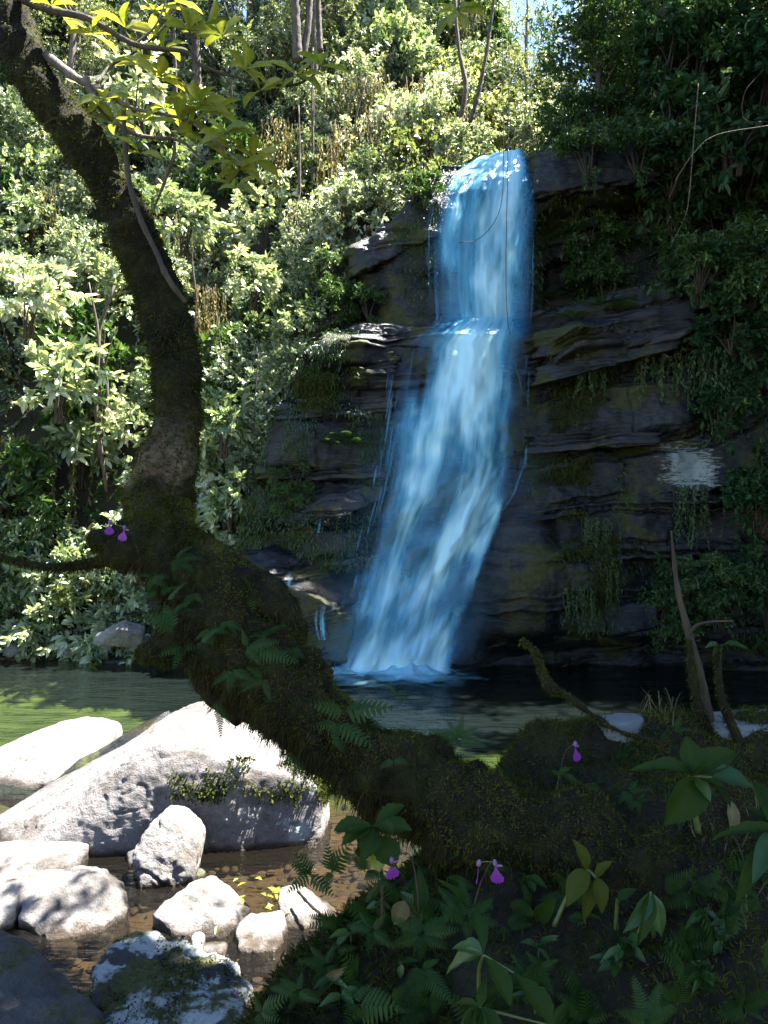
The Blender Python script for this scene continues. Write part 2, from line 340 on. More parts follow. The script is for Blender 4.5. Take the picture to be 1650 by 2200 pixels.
CT_X = [-5, -2.65, -2.4, -2.2, -1.9, -1.57, -1.05, -.9, -.58, .22, .7, 1.1, 2.0, 2.8, 3.7, 5.2, 9.5]
CT_Z = [1.0, 2.0, 2.8, 3.5, 4.56, 5.2, 5.8, 6.3, 7.6, 8.2, 8.9, 9.4, 9.5, 9.65, 10.0, 10.0, 10.6]
def face_y0(z): return np.interp(z, [-1, 0, 3, 5.75, 6.15, 8.5, 9.3, 9.7, 10.6], [12.9, 13.0, 13.35, 13.75, 14.2, 14.45, 14.8, 15.3, 16.0])
lay_rng = np.random.default_rng(11); LAY = np.cumsum(lay_rng.choice([.04, .08, .15, .28, .5, .8], 110, p=[.3, .24, .18, .14, .09, .05])) - 4
def cliff_y(x, z, detail=True):
    y = face_y0(z) + .25 * np.maximum(-1 - x, 0) - .1 * np.maximum(x - 3, 0)
    r = smooth(2.75, 3.3, x); zz = z - .24 * (x - 2.9) * r * smooth(3, 5, z)
    fallcol = smooth(-.6, .1, x - (z - 6) * .0 + .0) * smooth(3.0, 2.6, x)
    y = y - .45 * r * smooth(8.2, 8.5, zz) + .75 * r * smooth(6.35, 6.6, zz) * smooth(8.4, 8.1, zz) - .4 * r * smooth(5.0, 5.1, zz) * smooth(6.5, 6.25, zz)
    l = smooth(.3, -.4, x); y = y + .35 * l * smooth(5.9, 6.1, z) - .3 * l * smooth(4.9, 5.05, z) * smooth(6.0, 5.85, z)
    y = y - .75 * np.exp(-((x - 2.5) / .95) ** 2 - ((z - 1.7) / 1.2) ** 2) + .7 * smooth(.75, .15, z) * smooth(1.2, 2.2, x)
    if detail:
        P = np.stack([x, y, z], -1)
        s = z - (.05 + .2 * r * smooth(2.5, 5, z)) * (x - 2) + .3 * fbm(P * np.array([.6, 0, .6]), 4, 21) + .05 * fbm(P * 3, 3, 22)
        k = np.clip(np.searchsorted(LAY, s), 1, len(LAY) - 1); th = LAY[k] - LAY[k - 1]; f = (s - LAY[k - 1]) / th
        def prot(kk):
            return .3 * vnoise(np.stack([x * .8 + kk * 3.7, kk * 7.31, 0 * x], -1), 31) + .1 * _h(kk, kk * 0, kk * 0, 33)
        pr = prot(k); up = prot(k + 1); d = np.minimum(f, 1 - f) * th
        pr = pr + (up - pr) * smooth(.93, 1, f) * .5
        edge = smooth(0, .035, d)
        cellx = x * (1.1 + .5 * _h(k, k * 0, k * 0, 40)) + 5 * _h(k, k * 0, k * 0, 41) + .08 * fbm(P * 4, 2, 43); ci = np.floor(cellx); cf = np.abs(cellx - ci - .5) * 2
        blk = .06 * _h(ci.astype(np.int64), k, k * 0, 42)
        crack = smooth(.95, 1.0, cf) * .05 * (_h(ci.astype(np.int64), k + 9, k * 0, 44) > .1)
        a = 1 - .75 * fallcol
        y = y + a * (-pr - blk + crack + .05 * (1 - edge)) + .3 * fbm(P * 1.2, 6, 50) * a + .025 * fbm(P * np.array([5, 5, 14]), 4, 51) * (.4 + .6 * a)
    return y
nu, nv, nb = 470, 430, 26
xs = np.linspace(-5, 9.5, nu); zt = np.interp(xs, CT_X, CT_Z) + .1 * fbm(np.stack([xs * 2.2, 0 * xs, 0 * xs], -1), 4, 60)
vv = np.linspace(0, 1, nv)
Xc = np.broadcast_to(xs, (nv, nu)); Zc = -1 + vv[:, None] * (zt[None] + 1); Yc = cliff_y(Xc, Zc)
b = np.linspace(0, 1, nb + 1)[1:, None]
Xb = np.broadcast_to(xs, (nb, nu)); Yb = Yc[-1][None] + b * 4; Zb = zt[None] + .1 * np.sin(b * 3) - .7 * b ** 2 + .12 * fbm(np.stack([Xb * 1.5, Yb * 1.5, 0 * Xb], -1), 4, 61) * smooth(0, .2, b)
Vc = np.stack([np.vstack([Xc, Xb]), np.vstack([Yc, Yb]), np.vstack([Zc, Zb])], -1).reshape(-1, 3)
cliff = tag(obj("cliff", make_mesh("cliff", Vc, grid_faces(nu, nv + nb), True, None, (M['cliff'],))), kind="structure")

# ------------------------------------------------------------------ rocks: rounded convex hulls
ICO = {}
def ico(sub):
    if sub not in ICO:
        bm = bmesh.new(); bmesh.ops.create_icosphere(bm, subdivisions=sub, radius=1)
        ICO[sub] = (np.array([v.co[:] for v in bm.verts]), np.array([[v.index for v in f.verts] for f in bm.faces])); bm.free()
    return ICO[sub]
def rock_mesh(name, pts, mat, sub=6, p=16, amp=.03, freq=3, strata=0, crack=0, seed=0, fine=0):
    pts = np.asarray(pts, float); bm = bmesh.new()
    for q in pts: bm.verts.new(q)
    bmesh.ops.convex_hull(bm, input=bm.verts); bm.normal_update()
    c = pts.mean(0); pl = []
    for f in bm.faces:
        n = np.array(f.normal[:]); d = float(np.dot(n, np.array(f.verts[0].co[:]) - c))
        if d < 0: n, d = -n, -d
        pl.append((n, max(d, .01)))
    bm.free()
    D, F = ico(sub); ext = np.ptp(pts, axis=0); E = unit(D * ext[None])          # directions spread by the rock's proportions
    s = 0
    for n, d in pl: s = s + np.maximum(E @ n / d, 0) ** p
    V = c + E * (s ** (-1 / p))[:, None]
    q = fbm(V * freq, 5, seed) * amp + fbm(V * freq * 5, 4, seed + 7) * amp * .25
    if strata:
        sv = V[:, 2] - .12 * V[:, 0] + .1 * fbm(V * 1.5, 3, seed + 3); k = np.clip(np.searchsorted(LAY, sv), 1, len(LAY) - 1); dd = np.minimum(sv - LAY[k - 1], LAY[k] - sv)
        q = q + strata * _h(k, k * 0 + seed, k * 0, 5) - strata * .8 * (1 - smooth(0, .03, dd)) + strata * .5 * fbm(V * np.array([3, 3, 16]), 4, seed + 6) + strata * .8 * vnoise(np.stack([V[:, 0] * 3 + k * 5.1, k * 2.2, V[:, 1] * 3], -1), seed + 4)
    if crack:
        r = np.abs(vnoise(V * freq * .9 + 3, seed + 11)); q = q - crack * (1 - smooth(0, .07, r))
    if fine: q = q + fine * fbm(V * 30, 3, seed + 21) - fine * 1.5 * (1 - smooth(0, .05, np.abs(vnoise(V * 6 + 1.7, seed + 23)))) * (vnoise(V * 3, seed + 24) > .1)
    V = V + E * q[:, None]
    return make_mesh(name, V, F, True, None, (mat,))
def rock(name, label, pts, mat, cat="rock", group=None, parent=None, **kw):
    me = rock_mesh(name, pts, M[mat], **kw); o = obj(name, me, parent)
    return o if parent is not None else tag(o, label, cat, group)
# ledges and slabs of the cliff that stand out singly
def slab(fr, depth, seed, mat='cliff', **kw):
    pts = []
    for (px, py, d) in fr: a = W(px, py, d); pts += [a, a + np.array([0, depth, .02])]
    return rock("rock_slab", None, pts, mat, parent=cliff, seed=seed, **{**dict(p=40, amp=.12, freq=2.2, strata=.09), **kw})
slab([(1135, 330, 14.3), (1240, 285, 14.2), (1420, 300, 14.1), (1425, 385, 13.9), (1300, 395, 13.9), (1145, 425, 14.0)], 1.3, 1)
slab([(1135, 715, 13.6), (1330, 680, 13.4), (1500, 640, 13.2), (1500, 700, 13.1), (1340, 745, 13.2), (1140, 770, 13.4)], .8, 2)
slab([(1140, 790, 13.3), (1300, 755, 13.15), (1480, 725, 13.0), (1470, 745, 12.95), (1300, 790, 13.0), (1140, 830, 13.2)], .7, 3)
slab([(1130, 935, 13.2), (1300, 925, 13.0), (1420, 930, 12.9), (1420, 955, 12.8), (1130, 975, 13.1)], .6, 9)
slab([(700, 705, 13.9), (800, 690, 13.8), (960, 705, 13.7), (955, 745, 13.6), (700, 745, 13.7)], .8, 10)
slab([(640, 775, 13.7), (740, 745, 13.7), (860, 760, 13.6), (860, 800, 13.5), (650, 815, 13.6)], .8, 11)
slab([(590, 870, 13.6), (680, 845, 13.6), (860, 850, 13.5), (850, 885, 13.4), (600, 900, 13.5)], .7, 12)
slab([(540, 1000, 13.6), (640, 985, 13.5), (840, 990, 13.4), (830, 1025, 13.3), (545, 1030, 13.5)], .7, 13)
slab([(590, 1125, 13.3), (700, 1070, 13.3), (830, 1040, 13.3), (830, 1070, 13.2), (700, 1120, 13.1), (595, 1145, 13.2)], .7, 14)
slab([(740, 540, 14.5), (850, 470, 14.6), (960, 430, 14.6), (950, 500, 14.3), (840, 540, 14.3), (745, 600, 14.3)], .8, 15, amp=.12)
slab([(480, 1185, 13.3), (600, 1170, 13.4), (760, 1230, 13.2), (760, 1330, 12.6), (650, 1270, 12.5), (500, 1215, 12.8)], .5, 16)
rock("rock_slab", None, [W(590, 1250, 12.6), W(660, 1275, 12.3), W(750, 1330, 12.3), W(790, 1320, 12.9), W(600, 1330, 12.6), W(740, 1420, 12.4), W(650, 1390, 12.5), W(800, 1400, 13.2)], 'cliff', parent=cliff, p=30, amp=.08, freq=3, strata=.06, seed=17)

# ------------------------------------------------------------------ water
def sheet(name, x0, x1, y0, y1, mat):
    return make_mesh(name, [(x0, y0, 0), (x1, y0, 0), (x1, y1, 0), (x0, y1, 0)], np.array([[0, 1, 2, 3]]), False, None, (M[mat],))
tag(obj("pool_water", make_mesh("pool_water", [(-11, 7.3, 0), (.2, 7.3, 0), (.2, 2.2, 0), (8, 2.2, 0), (8, 14.9, 0), (-11, 14.9, 0), (.2, 14.9, 0), (8, 7.3, 0)],
    np.array([[0, 1, 6, 5], [1, 7, 4, 6], [2, 3, 7, 1]]), False, None, (M['pool'],))), kind="structure")
tag(obj("stream_water", sheet("stream_water", -11, .2, -3, 7.3, 'stream')), kind="structure")

fall_root = empty("waterfall", (.4, 12.8, 0), "tall blue-white waterfall dropping over the dark rock cliff", "waterfall")
ROWS = np.array([[322, 1030, 1128], [335, 1003, 1134], [355, 982, 1140], [420, 955, 1143], [500, 940, 1140], [600, 938, 1136], [690, 945, 1130], [712, 900, 1132], [740, 872, 1130], [800, 862, 1127],
                 [900, 846, 1122], [1000, 832, 1116], [1060, 822, 1103], [1100, 812, 1080], [1200, 788, 1042], [1300, 765, 1006], [1400, 738, 972], [1450, 722, 965]], float)
ROWS[:, 1] -= np.interp(ROWS[:, 0], [322, 400, 700, 1436], [4, 14, 14, 16]); ROWS[:, 2] += np.interp(ROWS[:, 0], [322, 400, 1000, 1080, 1436], [2, 12, 14, 4, 4])
def fall_sheet(off, nu, nv, seed, dens_fn, u0=0, u1=1, py0=322, py1=1448, back=True):
    py = np.linspace(py0, py1, nv); l = np.interp(py, ROWS[:, 0], ROWS[:, 1]); r = np.interp(py, ROWS[:, 0], ROWS[:, 2])
    ks = np.hanning(15); ks /= ks.sum()
    pad = lambda a: np.convolve(np.pad(a, 7, 'edge'), ks, 'valid')
    l, r = pad(l), pad(r); u = np.linspace(u0, u1, nu)
    px = l[:, None] + (r - l)[:, None] * u[None]; ru = fbm(np.stack([u * 5, 0 * u, 0 * u], -1), 4, 64); pyg = py[:, None] + ((ru * 14 + (1 - u) * 24 - 4)[None]) * smooth(430, 322, py)[:, None]
    d = np.full(px.shape, 13.6)
    for _ in range(5):
        z = CAMZ + (CY - pyg) / FPX * d; d = face_y0(z) - off - .25 * smooth(9.4, 8.6, z)
    q = np.stack([u[None] * 7 + 0 * px, pyg * .012, 0 * px], -1); d = d - .1 * fbm(q, 3, seed) - .1 * np.cos((u[None] - .5) * 3)
    x = (px - CX) / FPX * d; z = CAMZ + (CY - pyg) / FPX * d
    dens = dens_fn(np.broadcast_to(u[None], px.shape), pyg, px)
    V = np.stack([x, d, z], -1)
    if back:                                                     # the stream running up to the lip
        nbk = 14; b = np.linspace(1, 0, nbk + 1)[:-1][:, None]
        V2 = np.stack([x[0][None] + .25 * b, d[0][None] + 2.2 * b, z[0][None] + .06 * np.sin(b * 2.5)], -1); V = np.concatenate([V2, V]); dens = np.concatenate([np.repeat(dens[:1], nbk, 0), dens])
    return make_mesh("water", V.reshape(-1, 3), grid_faces(nu, len(V)), True, {"dens": np.clip(dens, 0, .97).ravel()}, (M['fall'],))
def gauss(x, c, s): return np.exp(-((x - c) / s) ** 2)
def streaks(u, py, seed, fu=20, fv=.007):
    wob = .03 * fbm(np.stack([u * 3, py * .006, 0 * u], -1), 3, seed + 5)
    a = fbm(np.stack([(u + wob) * fu, py * fv, 0 * u], -1), 4, seed, .62); b_ = fbm(np.stack([(u + wob) * fu * .3, py * fv * 1.6, 0 * u], -1), 3, seed + 9)
    c_ = fbm(np.stack([(u + wob) * 4, py * .013, 0 * u], -1), 3, seed + 13); return .33 * a + .5 * b_ + .38 * c_
def dens_main(u, py, px):
    s = streaks(u, py, 1); top = smooth(735, 690, py); edge = smooth(0, .26, u + .16 * s) * smooth(1, .8, u + .12 * s)
    upper = .3 + .42 * gauss(u, .6, .26) + .3 * smooth(420, 340, py) + .95 * s * (1.1 - .45 * gauss(u, .62, .25)) - .15 * smooth(.35, .1, u) * smooth(450, 560, py)
    spl = gauss(py, 760, 90)
    cl = np.interp(py, [700, 850, 1000, 1100, 1250, 1436], [.5, .42, .3, .24, .24, .26]); cr = np.interp(py, [700, 850, 950, 1100, 1250, 1436], [.62, .6, .62, .68, .66, .7])
    ce = np.interp(py, [1040, 1100, 1200, 1330, 1436], [1.0, .96, .93, .9, .84])
    wl = np.interp(py, [700, 900, 1436], [.2, .17, .28]); wr = np.interp(py, [700, 900, 1100, 1436], [.22, .16, .17, .2])
    low = .1 + .5 * gauss(u, cl, wl * .8) + .55 * gauss(u, cr, wr * .85) + .55 * gauss(u, ce, .075) * smooth(1040, 1090, py) + .3 * spl * gauss(u, .6, .3) + .85 * s - .3 * smooth(.2, .05, u) * smooth(900, 760, py)
    low = low + .5 * smooth(1340, 1430, py)
    e2 = smooth(0, .36 - .2 * smooth(950, 1250, py), u + .2 * s) * smooth(1.0, .82 + .13 * smooth(1050, 1100, py), u + .06 * s)
    return top * upper * edge + (1 - top) * low * e2
def dens_back(u, py, px):
    s = streaks(u, py, 77, 22, .004); e = smooth(0, .2, u + .1 * s) * smooth(1, .85, u + .1 * s)
    return (.12 + .2 * smooth(760, 700, py) + .6 * s) * e
obj("main_curtain", fall_sheet(.36, 230, 560, 3, dens_main), fall_root)
obj("back_curtain", fall_sheet(.2, 150, 420, 5, dens_back), fall_root)
def dens_mist(u, py, px):
    n_ = fbm(np.stack([u * 3, py * .006, 0 * u], -1), 3, 88); return (.07 + .2 * smooth(1150, 1420, py) + .12 * n_) * smooth(-.3, .25, u) * smooth(1.3, .8, u) * smooth(760, 1000, py) * smooth(1436, 1405, py)
obj("spray_veil", fall_sheet(.62, 90, 160, 9, dens_mist, -.3, 1.3, 760, 1436, False), fall_root)
# loose threads of water on the fringes
bag_V, bag_F, bag_D, nn = [], [], [], 0
for k in range(110):
    py0 = rnd.choice([rnd.uniform(400, 690), rnd.uniform(720, 1380), rnd.uniform(720, 1300)]); ln = rnd.uniform(25, 130); py1 = min(py0 + ln, 1432 if py0 > 715 else 705)
    side = rnd.random(); u = rnd.uniform(-.05, .12) if side < .5 else (rnd.uniform(.9, 1.0) if side < .7 else rnd.random())
    if u > 1 - .02 and py0 > 1040: u = .97
    py = np.linspace(py0, py1, 7); l = np.interp(py, ROWS[:, 0], ROWS[:, 1]); r = np.interp(py, ROWS[:, 0], ROWS[:, 2]); px = l + (r - l) * u
    d = np.full(7, 13.4)
    for _ in range(4): d = face_y0(CAMZ + (CY - py) / FPX * d) - .5 - rnd.uniform(0, .1)
    wd = rnd.uniform(.003, .02); Vs = []
    for s in (-1, 1): Vs.append(np.stack([(px - CX) / FPX * d + s * wd * np.sin(np.linspace(.15, 3, 7)), d, CAMZ + (CY - py) / FPX * d], -1))
    V = np.stack(Vs, 1).reshape(-1, 3); bag_V.append(V); bag_F.append(grid_faces(2, 7, nn)); nn += 14; bag_D.append(np.full(14, rnd.uniform(.06, .3)))
obj("spray_threads", make_mesh("spray_threads", np.concatenate(bag_V), np.concatenate(bag_F), True, {"dens": np.concatenate(bag_D)}, (M['fall'],)), fall_root)
# foam boiling where it lands
nu, nv = 150, 90; U, Vg = np.meshgrid(np.linspace(-1, 1, nu), np.linspace(-1, 1, nv)); X = .05 + 2.1 * U; Y = 12.4 + 1.05 * Vg
R = np.sqrt((U * 1.05 - .0) ** 2 + (Vg - .1) ** 2); q = np.stack([X * 3, Y * 3, 0 * X], -1); nz = fbm(q, 5, 91); n2 = fbm(q * np.array([1.2, 3.2, 1]), 4, 95)
Z = .02 + (.2 + .22 * nz) * np.clip(1.1 - R * 1.15, 0, 1); dens = np.clip(1.15 - R * 1.3 + .6 * n2, 0, .9) * smooth(1.0, .45, R)
obj("foam", make_mesh("foam", np.stack([X, Y, np.maximum(Z, .012)], -1).reshape(-1, 3), grid_faces(nu, nv), True, {"dens": dens.ravel()}, (M['foam'],)), fall_root)
# trickles over the side ledges
def trickle(pts, wpx, seed, dens=.6):
    pts = np.array(pts, float); n = 40; C = catmull(pts, n); nu = 18; u = np.linspace(-.5, .5, nu)
    wv = np.interp(np.linspace(0, 1, n), np.linspace(0, 1, len(wpx)), wpx)
    px = C[:, 0][:, None] + u[None] * wv[:, None]; py = np.broadcast_to(C[:, 1][:, None], px.shape); d = np.broadcast_to(C[:, 2][:, None], px.shape)
    s = fbm(np.stack([u[None] * wv[:, None] * .22 + 0 * px, py * .02, 0 * px + seed], -1), 3, seed); den = np.clip((dens * .35 + .9 * s) * smooth(.5, .3, np.abs(u))[None], 0, .85)
    V = np.stack([(px - CX) / FPX * d, d, CAMZ + (CY - py) / FPX * d], -1).reshape(-1, 3)
    obj("trickle", make_mesh("trickle", V, grid_faces(nu, n), True, {"dens": den.ravel()}, (M['fall'],)), fall_root)
trickle([(690, 1092, 13.0), (688, 1120, 12.95), (684, 1145, 12.9)], [5, 5, 7], 2, .5)
trickle([(620, 1232, 12.15), (618, 1270, 12.1), (615, 1310, 12.1), (612, 1330, 12.1)], [46, 56, 50, 40], 4, .02)
trickle([(690, 1300, 12.1), (688, 1330, 12.1), (692, 1375, 12.1)], [22, 30, 26], 6, .25)
#@@VEG
# ------------------------------------------------------------------ vegetation prototypes
LEAF_T = np.array([0, .3, .68, 1, .68, .3]); LEAF_S = np.array([0, .5, .42, 0, -.42, -.5]); LEAF_H = np.array([0, .07, .02, -.14, .02, .07])
LEAF_F = np.array([[0, 1, 2, 3], [0, 3, 4, 5]])
def leaves(bag, pos, d, nrm, L, Wd, tint):
    d = unit(d); side = unit(np.cross(d, nrm)); nn = np.cross(side, d); n = len(pos)
    V = pos[:, None] + d[:, None] * (LEAF_T[None] * L[:, None])[..., None] + side[:, None] * (LEAF_S[None] * Wd[:, None])[..., None] + nn[:, None] * (LEAF_H[None] * L[:, None])[..., None]
    F = (LEAF_F[None] + (np.arange(n) * 6)[:, None, None]).reshape(-1, 4)
    bag.add(V.reshape(-1, 3), F, np.repeat(tint, 6))
def sprays(bag, anch, dirs, per, tw, L, Wd, rng, up=(0, -.25, .9), droop=.25, spread=.9, tint=(0, 1), nj=.55):
    n = len(anch); dirs = unit(dirs); s = rng.uniform(0, 1, (n, per)) ** .8
    pos = anch[:, None] + dirs[:, None] * (s * tw)[..., None] + np.array([0, 0, -1]) * (droop * tw * s ** 2)[..., None]
    rv = rng.normal(0, 1, (n, per, 3)); ld = dirs[:, None] * .6 + rv * spread * .6 + np.array([0, 0, -droop])
    nr = np.array(up)[None, None] + rng.normal(0, nj, (n, per, 3))
    LL = L * rng.uniform(.6, 1.25, n * per); tt = np.clip(rng.uniform(*tint, (n, 1)) + rng.normal(0, .13, (n, per)), 0, 1)
    leaves(bag, pos.reshape(-1, 3), ld.reshape(-1, 3), nr.reshape(-1, 3), LL, LL * Wd, tt.ravel())
def clump_points(n, ncl, R, rng, rc=.45, shell=.5, zoff=0):
    """points in a few uneven clumps filling an ellipsoid of radii R"""
    c = unit(rng.normal(0, 1, (ncl, 3))) * rng.uniform(shell, 1, (ncl, 1)) ** .6 * .8; wts = rng.uniform(.4, 1.2, ncl)
    k = rng.choice(ncl, n, p=wts / wts.sum()); p = c[k] + unit(rng.normal(0, 1, (n, 3))) * (rng.uniform(0, 1, (n, 1)) ** .45) * rc * wts[k][:, None]
    return p * np.array(R) + np.array([0, 0, zoff]), c * np.array(R) + np.array([0, 0, zoff])
def proto_shrub(name, cat, mat, seed, R, nsp, per, L, Wd, tw=.3, ncl=11, stems=7, zoff=.5, bark='twig', **kw):
    rng = np.random.default_rng(seed); root = empty(name, (0, 0, 0), "proto", cat); b = Bag()
    a, cl = clump_points(nsp, ncl, R, rng, rc=.36, zoff=zoff); a = a[a[:, 2] > -.5]
    sprays(b, a, unit(a - np.array([0, 0, zoff - .4])) + rng.normal(0, .4, a.shape), per, tw, L, Wd, rng, **kw)
    obj("foliage", b.mesh("foliage", M[mat], False), root)
    b = Bag()
    for i in range(stems):
        e = cl[i % len(cl)]; V, F = tube([(rng.normal(0, .08), .1, -.4), e * .5 + rng.normal(0, .08, 3), e], [.022, .014, .005], 5, 8); b.add(V, F)
    obj("stem", b.mesh("stem", M[bark]), root); return root
def proto_tree(name, mat, seed, H, R, zc, nsp, per, L, Wd, r0=.16, lean=(0, 0), bark='bark', ncl=22, limbs=14, tw=.45, rc=.4, shell=.5, **kw):
    rng = np.random.default_rng(seed); root = empty(name, (0, 0, 0), "proto", "tree")
    a, cl = clump_points(nsp, ncl, R, rng, rc=rc, shell=shell, zoff=zc); a[:, 0] += lean[0]; a[:, 1] += lean[1]; cl[:, 0] += lean[0]; cl[:, 1] += lean[1]
    b = Bag(); sprays(b, a, unit(a - np.array([lean[0], lean[1], zc - R[2] * .6])) + rng.normal(0, .5, a.shape), per, tw, L, Wd, rng, **kw); obj("crown", b.mesh("crown", M[mat], False), root)
    b = Bag(); path = [np.array([0, 0, -.8]), np.array([lean[0] * .15 + .1, lean[1] * .15, H * .3]), np.array([lean[0] * .5 - .08, lean[1] * .5, H * .62]), np.array([lean[0], lean[1], H])]
    V, F = tube(path, [r0 * 1.25, r0, r0 * .7, r0 * .2], 10, 26, .03, 3, seed); b.add(V, F); tr = obj("trunk", b.mesh("trunk", M[bark]), root)
    b = Bag(); C = catmull(path, 40)
    for i in range(min(limbs, len(cl))):
        e = cl[i]; j = int(np.clip(np.argmin(np.abs(C[:, 2] - (e[2] - .5 * np.hypot(*(e[:2] - np.array(lean))) - .3))), 10, 37)); s = C[j]
        V, F = tube([s, s * .45 + e * .55 + np.array([0, 0, .15]), e], [r0 * .4, r0 * .25, r0 * .07], 6, 10); b.add(V, F)
    obj("limb", b.mesh("limb", M[bark]), root); return root
def proto_drape(seed, nst, wid, ln, mat='drape'):
    rng = np.random.default_rng(seed); root = empty("hanging_creeper", (0, 0, 0), "proto", "creeper"); b = Bag(); bs = Bag()
    for i in range(nst):
        x, y = rng.uniform(-wid, wid), rng.uniform(-.3, .3); l = ln * rng.uniform(.35, 1); n = int(l / .045)
        P = [(x, y, 0), (x + rng.normal(0, .06), y, -l * .5), (x + rng.normal(0, .12), y + rng.normal(0, .05), -l)]; C = catmull(P, n)
        V, F = tube(P, [.006, .005, .002], 3, 8); bs.add(V, F)
        LL = rng.uniform(.05, .12, n); d = np.stack([rng.normal(0, .45, n), rng.normal(0, .45, n), np.full(n, -1.)], -1)
        leaves(b, C, d, np.stack([rng.normal(0, .6, n), np.full(n, -.8), rng.normal(.3, .4, n)], -1), LL, LL * .42, np.clip(rng.uniform(.1, .9) + rng.normal(0, .15, n), 0, 1))
    obj("foliage", b.mesh("foliage", M[mat], False), root); obj("stem", bs.mesh("stem", M['twig']), root); return root
# fern frond: unit length along +X, arching
def frond_arrays(n, seed, arch=.35, wmax=.32, lobed=3):
    rng = np.random.default_rng(seed); s = np.linspace(.12, .99, n); C = np.stack([s, 0 * s, arch * (s - s * s * 1.35)], -1); b = Bag()
    V, F = tube([(0, 0, 0), (.5, 0, arch * .16), (1, 0, -arch * .35)], [.011, .007, .002], 4, 10); b.add(V, F, .2)
    wprof = wmax * np.minimum(1, .45 + s * 2.2) * (1 - s) ** .75 + .012
    for sd in (-1, 1):
        for i in range(n):
            l = wprof[i] * rng.uniform(.9, 1.08); base = C[i]; d = np.array([.34, sd, -.22]); d /= np.linalg.norm(d); wd = min(.9 / n * .92, l * .5)
            x = np.array([1, 0, 0]); m = 5; tt = np.linspace(0, 1, m); half = wd * .5 * np.array([.75, 1, .85, .55, .04]); pts = []
            for q in range(m):
                c = base + d * l * tt[q] + np.array([0, 0, -.12 * l * tt[q] ** 2]); pts += [c - x * half[q], c + x * half[q]]
            b.add(np.array(pts), grid_faces(2, m), np.clip(.5 + rng.normal(0, .15), 0, 1))
    return b
def proto_fern(name, seed, nf, ln, mat='fern', pin=18, up=.6):
    rng = random.Random(seed); root = empty(name, (0, 0, 0), "proto", "fern"); ms = [frond_arrays(pin, seed + k).mesh("frond", M[mat], False) for k in range(2)]
    for i in range(nf):
        o = obj("frond", ms[i % 2], root); l = ln * rng.uniform(.65, 1.1); o.scale = (l, l * rng.uniform(.8, 1.1), l); o.rotation_euler = (rng.uniform(-.3, .3), -rng.uniform(.1, up), i * 6.283 / nf + rng.uniform(-.3, .3))
    return root
def proto_grass(seed, n, ln, mat, wd=.008, cone=.7):
    rng = np.random.default_rng(seed); root = Bag(); a = rng.uniform(0, 6.283, n); d = np.stack([np.cos(a) * rng.uniform(.1, cone, n), np.sin(a) * rng.uniform(.1, cone, n), np.ones(n)], -1); d = unit(d); L = ln * rng.uniform(.5, 1.1, n)
    side = unit(np.cross(d, np.array([0, 0, 1.]))); p0 = np.stack([rng.normal(0, .04, n), rng.normal(0, .04, n), 0 * a], -1); V = []
    for k, tt in enumerate((0, .4, .75, 1)):
        c = p0 + d * (L * tt)[:, None] + np.array([0, 0, -1]) * (L * .55 * tt ** 2.2)[:, None] * rng.uniform(.5, 1.2, (n, 1)); h = wd * (1, .9, .6, .05)[k]
        V += [c - side * h, c + side * h]
    V = np.stack(V, 1).reshape(-1, 3); F = (grid_faces(2, 4)[None] + (np.arange(n) * 8)[:, None, None]).reshape(-1, 4)
    root.add(V, F, np.repeat(rng.uniform(0, 1, n), 8)); return root.mesh("grass", M[mat], False)

SUNUP = (.25, -.5, .8)
PS = [proto_shrub("thicket_shrub", "shrub", 'leaf_hill', 100 + i, (1.0, .8, .95), 420, 16, .075, .46, .27, ncl=15, up=SUNUP, tint=(.15, 1.05)) for i in range(3)]
PM = [proto_shrub("leafy_shrub", "shrub", 'leaf_big', 110 + i, (.95, .75, .9), 200, 13, .115, .48, .3, ncl=14, up=SUNUP, tint=(.25, 1.1)) for i in range(3)]
PL = [proto_shrub("broadleaf_plant", "plant", 'leaf_big', 120 + i, (.8, .6, .7), 60, 10, .22, .42, .3, up=(.2, -.4, .8), stems=9, droop=.35, nj=.4, tint=(.3, 1.1)) for i in range(2)]
PK = [proto_shrub("dark_shrub", "shrub", 'leaf_dark', 145 + i, (1, .7, 1), 190, 14, .13, .42, .32, up=SUNUP) for i in range(2)]
PD = [proto_drape(130 + i, 34, .8, 2.2) for i in range(2)]
PY = proto_shrub("yellow_shrub", "shrub", 'leaf_olive', 140, (1, .8, .9), 140, 14, .13, .45, .34, up=SUNUP)
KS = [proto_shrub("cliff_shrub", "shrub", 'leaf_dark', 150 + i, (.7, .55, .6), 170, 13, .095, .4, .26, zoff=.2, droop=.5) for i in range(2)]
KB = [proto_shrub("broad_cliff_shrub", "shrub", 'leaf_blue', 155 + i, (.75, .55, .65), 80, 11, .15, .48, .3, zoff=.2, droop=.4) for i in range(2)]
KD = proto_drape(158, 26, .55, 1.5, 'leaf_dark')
TB = [proto_tree("forest_tree", 'leaf_hill', 160, 8, (2.3, 2.0, 2.6), 5.6, 1600, 15, .09, .45, rc=.34, up=SUNUP), proto_tree("slender_tree", 'leaf_olive', 161, 9, (1.7, 1.6, 3.3), 5.8, 1300, 14, .085, .42, .12, rc=.34, bark='bark_pale', up=SUNUP)]
TD = [proto_tree("dark_tree", 'leaf_dark', 162, 6.5, (2.3, 2.0, 2.7), 4.0, 1200, 14, .11, .42, .14, (.3, -.4)), proto_tree("leaning_forest_tree", 'leaf_dark', 163, 6, (2.0, 1.8, 2.2), 4.2, 800, 14, .105, .4, .1, (-1.2, -.5))]
FF = proto_fern("cliff_fern", 170, 9, .7, 'leaf_dark', 20, .3); FG = proto_fern("slope_fern", 171, 9, .9, 'leaf_big', 18)
PROTOS = PK + PS + PM + PL + PD + [PY] + KS + KB + [KD] + TB + TD + [FF, FG]

